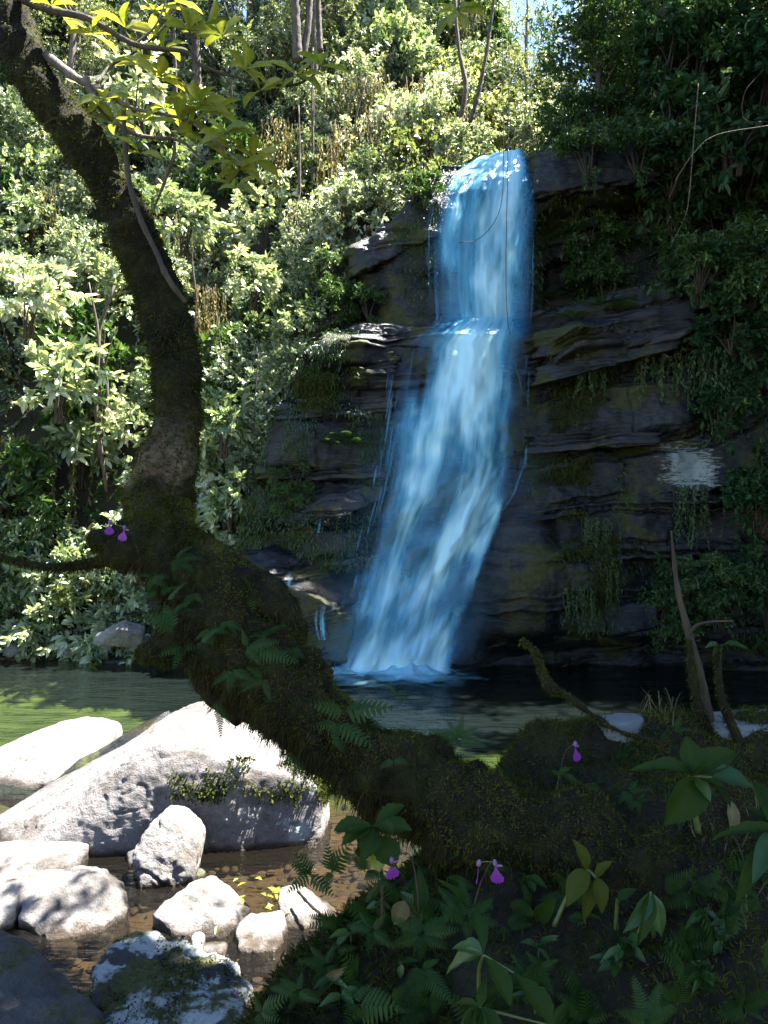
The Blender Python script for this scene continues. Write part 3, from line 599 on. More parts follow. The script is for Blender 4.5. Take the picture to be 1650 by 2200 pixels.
# ------------------------------------------------------------------ planting the hillside
def zone(x, y, z):
    px = CX + x / y * FPX; py = CY - (z + .6 - CAMZ) / y * FPX; tx = np.interp(py, [0, 250, 550, 900, 1400], [10, 130, 305, 385, 400])
    v = "low by the far shore" if py > 950 else ("halfway up the slope" if py > 450 else "high on the slope")
    return v, ("left of the leaning trunk" if px < tx else "between leaning trunk and falls")
def put(proto, x, y, z, s, label, group, tilt=(0, 0)):
    if 'thicket' in group and 'sunlit' in group or 'lower slope' in group or group.startswith('drooping'):
        a, b_ = zone(x, y, z); a2 = a; label = f"{label} {a}, {b_}"; group = f"{group} {a}, {b_}"
    return copy_tree(proto, (x, y, z), rnd.uniform(0, 6.28), s, label, group, tilt)
ZROW = np.interp(np.linspace(0, 1, 400), [0, 1], [14.55, 27])
cnt = 0; yy = 14.75; row = 0
while yy < 27.5:
    z0 = float(terrain_z(-6.0, yy)); slope = (float(terrain_z(-6.0, yy + .2)) - z0) / .2; half = yy * .5 + 1.2
    x = -half - .4 + (row % 2) * .55
    xmax = min(float(np.clip(-.6 + (yy - 18) * .8, -.6, 6)) - .5, half)
    if yy < 17: xmax = -1.6 - .28 * max(0, 6 - z0) * .8
    while x < xmax:
        if rnd.random() < (.13 if z0 > 6 else .03): x += 1.0; continue
        xx = x + rnd.uniform(-.3, .3); y2 = yy + rnd.uniform(-.12, .12); z = float(terrain_z(xx, y2)) - .25
        lowz = z < 4.2; q = rnd.random(); sc = rnd.choice([rnd.uniform(.6, .95), rnd.uniform(.9, 1.3), rnd.uniform(1.2, 1.7)])
        if lowz and q < .4: put(rnd.choice(PL), xx, y2 - .25, z, sc, "large broad-leaved plant", "broad-leaved plants on the sunny lower slope")
        elif q < (.72 if lowz else .3): put(rnd.choice(PM), xx, y2 - .15, z, sc, "glossy medium-leaved sunlit shrub", "leafy shrubs in the sunlit thicket")
        elif q < .76: put(rnd.choice(PS), xx, y2, z, sc * 1.1, "dense small-leaved sunlit shrub", "small-leaved shrubs in the sunlit thicket")
        elif q < .81: put(PY, xx, y2, z, sc, "glowing yellow-green sunlit shrub", "yellow-green shrubs in the sunlit thicket")
        elif q < .93: put(rnd.choice(PK), xx, y2 - .1, z, sc, "dark green shadowy shrub", "dark shrubs in the sunlit thicket")
        else: put(rnd.choice(PD), xx, y2 - .5, z + 1.9, sc, "drooping creeper curtain", "drooping creepers on the slope")
        cnt += 1; x += rnd.uniform(1.0, 1.35)
    yy += float(np.clip(1.25 / math.hypot(1, slope), .3, 1.3)); row += 1
for k in range(22):                                             # leafy fringe reaching down to the water
    px, py = -40 + k % 11 * 38 + rnd.uniform(-14, 14), (1345 if k < 11 else 1215) + rnd.uniform(-30, 30); d = (14.45 if k < 11 else 14.7) + rnd.uniform(-.1, .1); a = W(px, py, d)
    put(rnd.choice([PM[0], PM[1], PL[0], PL[1]]), a[0], a[1], a[2] - .5, rnd.uniform(.6, .95), "bright leafy plant leaning over the pool's far shoreline", "leafy fringe of the far shoreline")
# hanging curtains above the cliff's shoulder
for (px, py, d, s) in [(800, 290, 18, 1.3), (850, 300, 17.6, 1.2), (720, 330, 18, 1.3), (780, 420, 16.8, 1.0), (840, 260, 19, 1.3), (640, 300, 19, 1.2), (900, 230, 19, 1.2), (690, 480, 16.3, 1.0), (760, 200, 20, 1.3), (950, 270, 18, 1)]:
    a = W(px, py, d); put(rnd.choice(PD), a[0], a[1], a[2] + .3, s, "golden creeper curtain hanging above the cliff's shoulder beside the falls", "golden creeper curtains")
# big sunlit leaf rosettes standing out of the thicket
for (px, py, d, s, lab) in [(390, 470, 15.2, .9, "bright fan of broad sunlit leaves just beside the trunk's upper bend"), (540, 590, 14.6, .75, "bright rosette of broad leaves halfway between trunk and cliff"), (300, 200, 17, 1.1, "pale sunlit leaf mass behind the leaning tree's branches"), (60, 640, 14.8, 1, "large yellow-green leaf cluster at the slope's outer edge"), (130, 820, 14.4, 1, "large bright leaf cluster halfway down the slope beside the trunk"), (480, 900, 14.2, .8, "bright hanging leaf cluster right beside the trunk's elbow"), (500, 1060, 13.9, .7, "sunlit leaf cluster above the trunk's mossy swelling")]:
    a = W(px, py, d); put(PL[0], a[0], a[1], a[2] - .4, s, lab, "")
# bushes round the lip and behind it
for (px, py, d, s, k) in [(700, 470, 15.6, 1, 0), (760, 440, 15.8, 1, 1), (830, 400, 16, 1, 0), (900, 350, 16.6, 1, 2), (960, 300, 18, 1.1, 0), (1040, 290, 20, 1.2, 2), (1110, 280, 21, 1.2, 0), (700, 560, 15.2, .8, 1), (690, 640, 14.9, .7, 0), (660, 700, 14.7, .8, 1),
                          (630, 760, 14.5, .7, 0), (590, 830, 14.4, .8, 1), (560, 900, 14.4, .7, 1), (540, 960, 14.3, .6, 0), (880, 300, 18, 1.2, 1), (930, 240, 19, 1.2, 0), (1000, 220, 20, 1.2, 2), (820, 330, 18.5, 1.2, 1), (1170, 260, 19, 1, 0)]:
    a = W(px, py, d); put([PS[0], PM[0], PY][k], a[0], a[1], a[2] - .7, s, "leafy bush growing over the cliff's shoulder left of the waterfall lip" if px < 870 else "leafy bush behind the lip of the waterfall", "bushes on the cliff's shoulder" if px < 870 else "bushes behind the lip")
# bare dark stems rising through the thicket
for k in range(13):
    yy_ = rnd.uniform(15.6, 25); xx_ = rnd.uniform(-.5 * yy_, min(-1.4 + max(0, yy_ - 18) * .8, .4 * yy_)); zz_ = float(terrain_z(xx_, yy_)); h_ = rnd.uniform(2.5, 5); r_ = rnd.uniform(.02, .06); lx = rnd.uniform(-.5, .5); zn = zone(xx_, yy_, zz_ + 1.5)
    t_ = empty("bare_stem", (xx_, yy_ - .7, zz_), f"bare dark stem rising through the thicket {zn[0]}, {zn[1]}", "stem", f"bare stems in the thicket {zn[0]}, {zn[1]}"); b = Bag()
    V, F = tube([(xx_, yy_ - .6, zz_ - .3), (xx_ + lx * .6, yy_ - .8, zz_ + h_ * .35), (xx_ + lx * .3, yy_ - .85, zz_ + h_ * .7), (xx_ + lx, yy_ - .9, zz_ + h_)], [r_, r_ * .8, r_ * .6, r_ * .3], 6, 14, .01, 4, k); b.add(V, F)
    if k % 2:
        V, F = tube([(xx_ + lx * .3, yy_ - .8, zz_ + h_ * .4), (xx_ + lx * .3 + rnd.uniform(-.5, .5), yy_ - .9, zz_ + h_ * .75)], [r_ * .5, r_ * .2], 5, 8); b.add(V, F)
    obj("stem", b.mesh("stem", M['bark']), t_)
# forest behind
tp = [(-11, 24, 0, 1.1), (-8.5, 25, 0, 1.2), (-6, 26, 1, 1.1), (-3.6, 25.5, 0, 1.1), (-1.2, 25, 1, 1.1), (.8, 25.5, 0, 1.05), (3, 26, 1, 1.05), (-9.5, 29, 0, 1.3), (-5, 29, 0, 1.3), (-.5, 28.5, 0, 1.2), (2.5, 29.5, 0, 1.2), (3.8, 28, 1, 1.1),
      (9, 27, 0, 1.1), (3.6, 33, 0, 1.1), (9.5, 31, 0, 1.1), (9.5, 25, 0, 1.1), (12, 28, 0, 1.3), (4.2, 22.5, 1, .9), (-2, 22, 1, .85), (-5.3, 21.6, 0, .8), (-8.5, 21, 1, .8), (13, 23, 0, 1.2), (10.5, 36, 0, 1.3), (1.5, 34, 0, 1.3)]
for (x, y, k, s) in tp:
    put(TB[k], x, y, float(terrain_z(x, y)) - .2, s, ("pale-barked slender tree in the sunlit forest above the falls" if k else "bushy tree in the sunlit forest above the falls"), ("slender trees of the upper forest" if k else "bushy trees of the upper forest"))
# dark trees on the shaded shelf beside the falls
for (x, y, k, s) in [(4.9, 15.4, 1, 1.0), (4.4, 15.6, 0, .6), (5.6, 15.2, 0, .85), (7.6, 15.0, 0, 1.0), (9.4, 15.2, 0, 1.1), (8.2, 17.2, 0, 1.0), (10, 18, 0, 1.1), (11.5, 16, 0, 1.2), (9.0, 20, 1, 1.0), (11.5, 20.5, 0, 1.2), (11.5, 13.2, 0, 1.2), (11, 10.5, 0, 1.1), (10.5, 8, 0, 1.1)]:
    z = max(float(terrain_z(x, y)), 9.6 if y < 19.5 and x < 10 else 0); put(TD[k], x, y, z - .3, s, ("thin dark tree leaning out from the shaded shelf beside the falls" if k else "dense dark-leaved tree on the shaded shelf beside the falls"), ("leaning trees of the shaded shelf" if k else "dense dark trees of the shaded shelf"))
# shaded cliff: shrubs, ferns and creepers
def on_cliff(px, py, off):
    d = 13.3
    for _ in range(5):
        a = W(px, py, d); d = float(cliff_y(np.array([a[0]]), np.array([a[2]]), False)[0]) - off
    return W(px, py, d)
def cliffveg(rect, n, protos, sc, off, label, group):
    for i in range(n):
        px, py = rnd.uniform(rect[0], rect[2]), rnd.uniform(rect[1], rect[3]); a = on_cliff(px, py, rnd.uniform(*off)); put(rnd.choice(protos), a[0], a[1], a[2] - .1, rnd.uniform(*sc), label, group)
G = "dark shrubs hanging on the shaded cliff"; L1 = "dark small-leaved shrub hanging from the shaded cliff beside the falls"; L2 = "blue-green broad-leaved shrub overhanging the shaded cliff"
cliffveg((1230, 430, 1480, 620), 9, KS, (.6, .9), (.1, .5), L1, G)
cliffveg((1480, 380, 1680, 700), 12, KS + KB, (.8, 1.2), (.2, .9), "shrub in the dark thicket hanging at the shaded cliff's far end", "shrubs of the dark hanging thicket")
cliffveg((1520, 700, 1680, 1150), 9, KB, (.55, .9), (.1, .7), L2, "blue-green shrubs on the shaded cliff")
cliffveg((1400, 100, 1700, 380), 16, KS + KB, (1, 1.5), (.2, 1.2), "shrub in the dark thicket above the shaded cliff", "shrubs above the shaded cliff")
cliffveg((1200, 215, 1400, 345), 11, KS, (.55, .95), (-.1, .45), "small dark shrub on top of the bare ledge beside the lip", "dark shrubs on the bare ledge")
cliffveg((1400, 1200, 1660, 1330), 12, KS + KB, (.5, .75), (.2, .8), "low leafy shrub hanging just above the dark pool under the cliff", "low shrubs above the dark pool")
cliffveg((1150, 450, 1330, 680), 12, [FF], (.7, 1.1), (-.1, .15), "fern growing in the damp recess under the overhanging ledge", "ferns under the overhanging ledge")
cliffveg((1180, 880, 1330, 930), 4, [FF], (.4, .6), (0, .1), "small fern on the mossy rock face between the strata", "small ferns on the rock face")
cliffveg((600, 920, 830, 990), 8, [FF], (.5, .8), (0, .15), "fern on the damp ledge left of the falling water", "ferns on the ledge left of the falls")
cliffveg((690, 560, 810, 690), 7, KS, (.4, .7), (0, .2), "small dark shrub on the shadowed cliff shoulder left of the upper falls", "shrubs on the shadowed shoulder")
cliffveg((890, 375, 945, 425), 4, KS, (.35, .5), (0, .2), "little shrub on the rock shoulder touching the upper falls", "shrubs touching the upper falls")
cliffveg((540, 1010, 660, 1100), 6, KS, (.3, .5), (0, .2), "small shrub on the mossy rock left of the falls' foot", "small shrubs left of the falls' foot")
for (px, py, s) in [(1440, 760, 1), (1500, 800, .9), (1290, 1150, .55), (1300, 1260, .5), (1260, 800, .6), (1500, 1080, .7), (1420, 420, 1), (1560, 560, 1.1), (1240, 1300, .5)]:
    a = on_cliff(px, py, .2); put(KD, a[0], a[1], a[2] + .3, s, "dark trailing creeper hanging down the shaded rock face", "dark trailing creepers on the rock")
for p_ in PROTOS: drop(p_)

# unseen tree added to shade the near bank: its crown hangs above the picture
ot = proto_tree("added_shade_tree", 'leaf_dark', 190, 8.2, (3.4, 2.7, .9), 7.9, 3600, 15, .17, .45, .2, (0, 0), ncl=70, limbs=30, tw=.6, rc=.3, shell=.02)
ot.location = (4.9, 3.0, 1.9); tag(ot, "large unseen tree added to shade the mossy bank", "tree")
ot2 = proto_tree("added_shade_tree", 'leaf_dark', 195, 10.3, (2.6, 3.2, 1.2), 10.0, 1500, 15, .17, .45, .2, (0, 0), ncl=40, limbs=24, tw=.6, rc=.3, shell=.05)  # second tree out of view, added to keep the pool's middle in shade
ot2.location = (7.3, 8.3, .3); tag(ot2, "tall unseen tree added to shade the middle of the pool", "tree")
rg = np.random.default_rng(191); pts_, cl_ = clump_points(420, 14, (1.25, .85, .6), rg, rc=.4); b = Bag()  # extra crown patch out of view, placed to shade the nearest stream rocks
sprays(b, pts_ + np.array([2.15, 4.95, 9.8]), unit(pts_) + rg.normal(0, .5, pts_.shape), 15, .5, .16, .45, rg); obj("crown", b.mesh("crown", M['leaf_dark'], False), ot)
b = Bag(); V_, F_ = tube([(4.9, 3.0, 8.2), (3.6, 4.0, 9.2), (2.2, 4.9, 9.8)], [.09, .06, .02], 7, 16); b.add(V_, F_); obj("limb", b.mesh("limb", M['bark']), ot)
b = Bag()                                                      # thin sprays above the frame, added to dapple the stones with shade
for (cx_, cy_, cz_, n_) in [(.55, 6.0, 7.35, 16), (1.05, 5.75, 7.5, 20), (.2, 6.3, 7.5, 10), (1.5, 6.15, 7.6, 12)]:
    q_ = rg.normal(0, .22, (n_, 3)); sprays(b, q_ + np.array([cx_, cy_, cz_]), q_ + np.array([-.3, .1, 0]), 9, .3, .12, .45, rg)
obj("crown", b.mesh("crown", M['leaf_dark'], False), ot); b = Bag(); V_, F_ = tube([(2.2, 4.9, 9.8), (1.6, 5.5, 8.6), (1.05, 5.75, 7.6), (.5, 6.0, 7.4)], [.04, .03, .02, .01], 6, 18); b.add(V_, F_); obj("limb", b.mesh("limb", M['bark']), ot)
#@@NEAR
# ------------------------------------------------------------------ rocks in the stream
def R3(front, back=.35, low=True, bz=-.25, shrink=.0):
    P = [W(*q) for q in front]; out = list(P)
    if back: out += [q + np.array([0, back, -.03]) for q in P]
    if low: out += [np.array([q[0], q[1] + (back or 0) * .5, bz]) for q in P] + [np.array([q[0], q[1], bz]) for q in P]
    return out
rock("boulder", "huge pale boulder with sunlit top and moss band on its shaded front", [W(150, 1800, 6.4), W(430, 1818, 6.35), W(700, 1808, 6.4), W(432, 1498, 7.3), W(545, 1545, 7.15), W(330, 1602, 6.3), W(450, 1618, 6.22), W(560, 1645, 6.22), W(702, 1690, 6.3), W(712, 1740, 6.35), W(60, 1705, 7.2), W(-60, 1780, 6.7), W(30, 1850, 5.95),
     W(430, 1530, 8.2), W(700, 1680, 7.4)] + [np.array([x, y, -.4]) for x, y in ((-2.9, 6.6), (-2.5, 6.1), (-1.5, 6.15), (-.48, 6.2), (-.5, 7.4), (-1.8, 8.2))], 'granite_moss', fine=.01, sub=7, p=34, amp=.07, freq=1.6, seed=201)
rock("boulder", "smooth white sunlit boulder at the pool's edge, crossed by leaf shadows", R3([(-80, 1640, 8.4), (0, 1600, 8.2), (95, 1560, 8.2), (180, 1549, 8.1), (245, 1570, 8.0), (235, 1598, 7.8), (95, 1690, 7.5), (-60, 1720, 7.5)], .5), 'granite', fine=.008, sub=6, p=22, amp=.06, freq=2, seed=202)
rock("dark_slab", "dark narrow slab wedged between the two pale boulders", R3([(100, 1688, 7.25), (150, 1640, 7.4), (255, 1583, 7.6), (372, 1512, 7.75), (350, 1545, 7.5), (240, 1625, 7.3), (130, 1695, 7.15)], .15), 'cliff', sub=5, p=20, amp=.03, freq=4, seed=203)  # darker material on the slab filling the cleft between the boulders
rock("tilted_slab", "pale tilted slab in front of the huge boulder", R3([(-60, 1815, 6.1), (60, 1800, 6.1), (190, 1812, 5.95), (165, 1848, 5.75), (60, 1882, 5.5), (-40, 1950, 5.2)], .1), 'granite', fine=.008, sub=6, p=24, amp=.025, freq=4, strata=.012, seed=204)
rock("tilted_slab", "lower pale slab edge beside the leaf-shadowed stone", R3([(-80, 1900, 5.3), (20, 1895, 5.3), (60, 1885, 5.25), (30, 1960, 5.0), (-60, 2000, 4.85)], .1), 'granite', sub=5, p=24, amp=.02, freq=4, strata=.012, seed=205)
rock("stone", "broad pale stone dappled with leaf shadows beside the stream", R3([(55, 1888, 5.3), (185, 1868, 5.4), (245, 1912, 5.2), (268, 1965, 5.08), (200, 2003, 4.92), (110, 2022, 4.85), (40, 1968, 5.0)], .2), 'granite', fine=.008, sub=6, p=24, amp=.06, freq=3.5, seed=206)
rock("standing_stone", "upright cracked stone standing in the shallow stream", R3([(345, 1750, 5.75), (390, 1752, 5.8), (422, 1790, 5.72), (419, 1855, 5.62), (395, 1888, 5.55), (298, 1905, 5.5), (284, 1835, 5.65), (310, 1788, 5.72)], .3), 'granite', fine=.008, sub=6, p=34, amp=.05, freq=5, crack=.03, seed=207)
rock("stone", "angular white-topped stone with dark underside amid the stream", R3([(330, 1965, 5.02), (392, 1908, 5.2), (445, 1896, 5.22), (490, 1932, 5.12), (517, 1985, 4.98), (480, 2012, 4.86), (385, 2008, 4.88)], .25), 'granite', fine=.008, sub=6, p=34, amp=.06, freq=4.5, seed=208)
rock("stone", "small squat stone between the white-topped stone and the twig", R3([(500, 1995, 4.85), (530, 1970, 4.95), (600, 1972, 4.95), (610, 2010, 4.82), (592, 2040, 4.72), (512, 2042, 4.72)], .15), 'granite', sub=5, p=30, amp=.04, freq=6, seed=209)
rock("stone", "wedge-shaped stone with a mossy twig along its edge", R3([(592, 1930, 5.2), (625, 1912, 5.25), (662, 1925, 5.22), (727, 1988, 5.0), (700, 2003, 4.95), (612, 1992, 5.0)], .2), 'granite', fine=.008, sub=6, p=40, amp=.04, freq=5, crack=.015, seed=210)
rock("boulder", "dark boulder blotched with pale lichen and moss at the stream's edge", R3([(182, 2065, 4.15), (205, 2028, 4.25), (262, 2005, 4.3), (345, 2018, 4.25), (440, 2068, 4.1), (520, 2108, 4.0), (552, 2165, 3.85), (520, 2200, 3.7), (300, 2260, 3.6), (190, 2200, 3.75)], .25), 'lichen_rock', sub=7, p=16, amp=.1, freq=4, seed=211)
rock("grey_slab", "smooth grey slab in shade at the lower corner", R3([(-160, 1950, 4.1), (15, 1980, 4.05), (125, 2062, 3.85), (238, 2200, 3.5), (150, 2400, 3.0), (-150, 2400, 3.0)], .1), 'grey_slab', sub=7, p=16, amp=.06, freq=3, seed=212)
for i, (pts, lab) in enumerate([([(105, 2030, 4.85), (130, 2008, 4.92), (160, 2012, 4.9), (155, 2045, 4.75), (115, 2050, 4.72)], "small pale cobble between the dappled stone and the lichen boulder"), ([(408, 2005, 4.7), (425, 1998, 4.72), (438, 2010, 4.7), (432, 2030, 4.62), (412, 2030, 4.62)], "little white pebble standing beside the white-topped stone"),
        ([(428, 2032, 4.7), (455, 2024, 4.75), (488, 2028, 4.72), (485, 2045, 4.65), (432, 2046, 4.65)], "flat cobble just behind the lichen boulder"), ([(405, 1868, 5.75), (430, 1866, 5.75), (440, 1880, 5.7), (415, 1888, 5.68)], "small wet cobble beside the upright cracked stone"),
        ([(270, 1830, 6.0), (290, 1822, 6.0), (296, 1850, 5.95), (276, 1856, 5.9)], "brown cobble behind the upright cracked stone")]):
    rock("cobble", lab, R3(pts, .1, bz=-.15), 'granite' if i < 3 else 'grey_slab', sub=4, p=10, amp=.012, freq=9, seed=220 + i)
# pale stones and driftwood along the far shore
for i, (px, py, d, r, lab) in enumerate([(262, 1368, 13.4, .42, "pale sunlit boulder on the far shore beside the leaning trunk"), (190, 1393, 14.2, .16, "small white stone in the middle of the far shoreline"), (100, 1398, 14.2, .14, "small white stone under the far shore's leaves"), (30, 1400, 14.1, .18, "white stone at the far end of the shoreline"), (300, 1385, 13.6, .22, "reddish stone at the foot of the pale shore boulder"), (150, 1402, 14.0, .1, "little pale stone washed by the pool on the far shore")]):
    c = W(px, py, d); rr = np.random.default_rng(i); rock("shore_stone", lab, [c + q * r * np.array([1.2, .9, .8]) for q in unit(rr.normal(0, 1, (12, 3)))], 'granite', sub=5, p=12, amp=.06, freq=4, seed=230 + i)
bg_ = Bag(); rr = np.random.default_rng(5)                      # gravel under the shallow water and along the shore
D4, F4 = ico(2); K = 2600
for (x0, x1, y0, y1, z0, n, s0, s1) in ((-3.4, .5, 4.2, 7.4, -.15, 1300, .008, .06), (-9, -2.5, 14.05, 14.55, .0, 500, .02, .08)):
    for k in range(n):
        c = np.array([rr.uniform(x0, x1), rr.uniform(y0, y1), z0 + rr.uniform(-.03, .02)]); bg_.add(c + D4 * rr.uniform(s0, s1) * rr.uniform(.5, 1.3, 3) * np.array([1, 1, .45]), F4, 0)
tag(obj("gravel", bg_.mesh("gravel", M['pebble'])), "brown gravel lying in the shallow stream and along the shore", "gravel", kind="stuff")

# ------------------------------------------------------------------ mossy bank in the foreground
CP = [W(1180, 1555, 2.25), W(1280, 1540, 2.3), W(1450, 1522, 2.3), W(1650, 1527, 2.3), W(1080, 1650, 2.15), W(1100, 1750, 2.02), W(1300, 1800, 1.95), W(1500, 1850, 1.85), W(1700, 1850, 1.85), W(1300, 1650, 2.15), W(1500, 1650, 2.12), W(1700, 1650, 2.1),
      W(760, 2010, 1.86), W(900, 1990, 1.8), W(1100, 2050, 1.7), W(1400, 2050, 1.65), W(1700, 2050, 1.6), W(610, 2180, 1.75), W(680, 2080, 1.82), W(750, 2250, 1.6), W(900, 2300, 1.5), W(1200, 2300, 1.5), W(1700, 2300, 1.4), W(835, 1945, 1.92), W(930, 1890, 1.97), W(1010, 1820, 2.02)]
CP += [np.array(q) for q in ((-.5, 1.85, .7), (-.7, 1.5, .4), (-.4, 2.3, .5), (-.1, 2.35, .8), (.08, 2.4, 1.1), (.3, 2.6, 1.3), (.5, 2.75, 1.4), (.9, 2.75, 1.6), (1.5, 2.85, 1.6), (2.2, 2.9, 1.6), (-.3, 3, -.3), (.5, 3.3, .2), (1.5, 3.5, .1), (3, 3.5, .2), (3.4, 2.6, 2.0), (3.4, 1.6, 2.0), (3, .8, 1.6), (-.2, .8, 1.0), (-.6, .8, .4), (1.5, .8, 1.2), (-.75, 2.2, -.2), (-.8, 1.2, .0), (4, 3.3, .4), (0, 3.6, -.4), (2, 3.8, -.4), (4, 3.9, -.4))]
CP = np.array(CP)
def bank_z(x, y):
    x = np.asarray(x, float); y = np.asarray(y, float); d2 = (x[..., None] - CP[:, 0]) ** 2 + (y[..., None] - CP[:, 1]) ** 2 + .004; wt = d2 ** -1.9
    P = np.stack([x, y, 0 * x], -1); return (wt * CP[:, 2]).sum(-1) / wt.sum(-1) - 1.6 * smooth(2.9, 3.8, y) - 1.6 * smooth(-.5, -.85, x) + .05 * fbm(P * 5, 4, 81) + .012 * fbm(P * 25, 3, 82)
nx, ny = 330, 230; X, Y = np.meshgrid(np.linspace(-.85, 4, nx), np.linspace(.55, 3.95, ny)); Z = bank_z(X, Y)
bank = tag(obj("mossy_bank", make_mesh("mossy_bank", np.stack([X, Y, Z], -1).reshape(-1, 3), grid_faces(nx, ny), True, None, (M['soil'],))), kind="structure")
def blades(bag, P, Nn, L, rng, droop=.5, wd=.12, spread=.7, tint=None):
    n = len(P); d = unit(Nn + rng.normal(0, spread, (n, 3)) + np.array([0, 0, -droop])); side = unit(np.cross(d, rng.normal(0, 1, (n, 3)))); L = L[:, None]
    a = P - side * L * wd; b = P + side * L * wd; m = P + d * L * .55; c = P + d * L + np.array([0, 0, -1]) * L * .35 * droop; w2 = side * L * wd * .8
    V = np.stack([a, b, m + w2, m - w2, c], 1).reshape(-1, 3); k = (np.arange(n) * 5)[:, None]
    bag.add(V, [k + np.array([[0, 1, 2, 3]]), k + np.array([[3, 2, 4]])], np.repeat(rng.uniform(0, 1, n) if tint is None else tint, 5))
def bank_pts(n, rng, x0=-.6, x1=1.9, y0=.9, y1=2.7):
    x = rng.uniform(x0, x1, n); y = rng.uniform(y0, y1, n); z = bank_z(x, y); e = .01
    nn = unit(np.stack([-(bank_z(x + e, y) - z) / e, -(bank_z(x, y + e) - z) / e, np.ones(n)], -1)); return np.stack([x, y, z], -1), nn
rng = np.random.default_rng(301); P, Nn = bank_pts(110000, rng); patch = fbm(P * np.array([3, 3, 3]), 4, 302); keep = patch + rng.normal(0, .12, len(P)) > -.12; P, Nn, patch = P[keep], Nn[keep], patch[keep]
b = Bag(); blades(b, P, Nn, rng.uniform(.006, .02, len(P)), rng, .2, .1, tint=np.clip(.45 + patch * .9 + rng.normal(0, .2, len(P)), 0, 1))
P, Nn = bank_pts(45000, rng, -.62, .15, 1.1, 2.3); P = P + rng.normal(0, .006, P.shape); blades(b, P, Nn, rng.uniform(.008, .028, len(P)), rng, .3, .1, tint=np.clip(.3 + .9 * fbm(P * 6, 3, 305) + rng.normal(0, .2, len(P)), 0, 1))
P, Nn = bank_pts(60000, rng, .3, 1.9, 1.85, 2.75); P = P + rng.normal(0, .006, P.shape); blades(b, P, Nn, rng.uniform(.006, .018, len(P)), rng, .3, .09, tint=np.clip(.55 + .9 * fbm(P * 5, 3, 306) + rng.normal(0, .2, len(P)), 0, 1))  # mound moss tinted lighter, painting in the light it catches
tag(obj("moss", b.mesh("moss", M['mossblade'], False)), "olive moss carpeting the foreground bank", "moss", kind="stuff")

# ------------------------------------------------------------------ the leaning mossy tree
tree = empty("leaning_tree", W(1150, 1800, 1.95), "leaning moss-covered tree arching across the view from the near bank", "tree")
TP = [(-30, -120, 2.75, 120), (55, 130, 2.7, 108), (132, 250, 2.68, 108), (208, 350, 2.66, 106), (266, 450, 2.64, 116), (306, 550, 2.62, 124), (348, 650, 2.6, 122), (370, 740, 2.58, 122), (384, 810, 2.56, 114), (386, 880, 2.54, 114), (370, 960, 2.5, 124), (350, 1040, 2.46, 140), (342, 1110, 2.42, 165), (365, 1180, 2.38, 185), (420, 1260, 2.34, 235),
      (482, 1345, 2.3, 265), (570, 1440, 2.26, 250), (680, 1545, 2.2, 225), (800, 1640, 2.13, 225), (930, 1715, 2.07, 240), (1070, 1780, 2.0, 270), (1230, 1850, 1.93, 290), (1420, 1930, 1.85, 260), (1650, 2010, 1.8, 200)]
TC = np.array([W(a, b_, d) for a, b_, d, _ in TP]); TR = np.array([w_ / 2 / FPX * d for _, _, d, w_ in TP]) * np.interp(np.arange(len(TP)), [0, 3, 9, 12, 14, 23], [.84, .8, .78, .82, .78, .78])
nr, n = 110, 620; C = catmull(TC, n); par = np.linspace(0, len(TP) - 1, n); rad = np.interp(par, np.arange(len(TP)), TR); T_, N_, B_ = frames(C); an = np.linspace(0, 2 * np.pi, nr, endpoint=False)
Dr = N_[:, None] * np.cos(an)[None, :, None] + B_[:, None] * np.sin(an)[None, :, None]; V = C[:, None] + Dr * rad[:, None, None]
mossy = smooth(9.5, 13, par)[:, None]
disp = fbm(V * 6, 4, 401) * (.026 + .04 * mossy) + fbm(V * 20, 4, 402) * (.016 + .022 * mossy) + .006 * fbm(V * 70, 2, 404)
V = V + Dr * disp[..., None]; bare = np.exp(-((par[:, None] - 10.7) / 1.0) ** 2) * smooth(-.1, .35, fbm(V * 7, 3, 403) + .35 * (-Dr[..., 1])) * .9  # elbow patch: its sunlight is painted as paler bark
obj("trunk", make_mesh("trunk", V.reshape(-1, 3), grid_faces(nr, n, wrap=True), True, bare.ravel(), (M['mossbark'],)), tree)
TV, TN, TPAR = V.reshape(-1, 3), Dr.reshape(-1, 3), np.repeat(par, nr)
def trunk_pts(k, rng, lo, hi):
    idx = np.where((TPAR > lo) & (TPAR < hi))[0]; s = rng.choice(idx, k); return TV[s] + rng.normal(0, .004, (k, 3)), TN[s]
rng = np.random.default_rng(410); b = Bag()
P, Nn = trunk_pts(100000, rng, 11.5, 22); pt = fbm(P * 7, 3, 411); blades(b, P, Nn, rng.uniform(.005, .015, len(P)), rng, .35, .09, tint=np.clip(.35 + pt * .8 + .25 * Nn[:, 2] + rng.normal(0, .2, len(P)), 0, 1))
P, Nn = trunk_pts(34000, rng, 0, 11.5); blades(b, P, Nn, rng.uniform(.004, .018, len(P)), rng, .5, .1, tint=np.clip(.3 + .7 * fbm(P * 6, 3, 412) + rng.normal(0, .2, len(P)), 0, 1))
mo = obj("moss", b.mesh("moss", M['mossblade'], False), tree); mo["kind"] = "stuff"
b = Bag(); P, Nn = trunk_pts(9000, rng, 13, 21); k = Nn[:, 2] < .1; P, Nn = P[k], Nn[k]; blades(b, P, Nn, rng.uniform(.015, .05, len(P)), rng, 1.2, .035, .5)
mo = obj("hanging_moss", b.mesh("hanging_moss", M['brownmoss'], False), tree); mo["kind"] = "stuff"
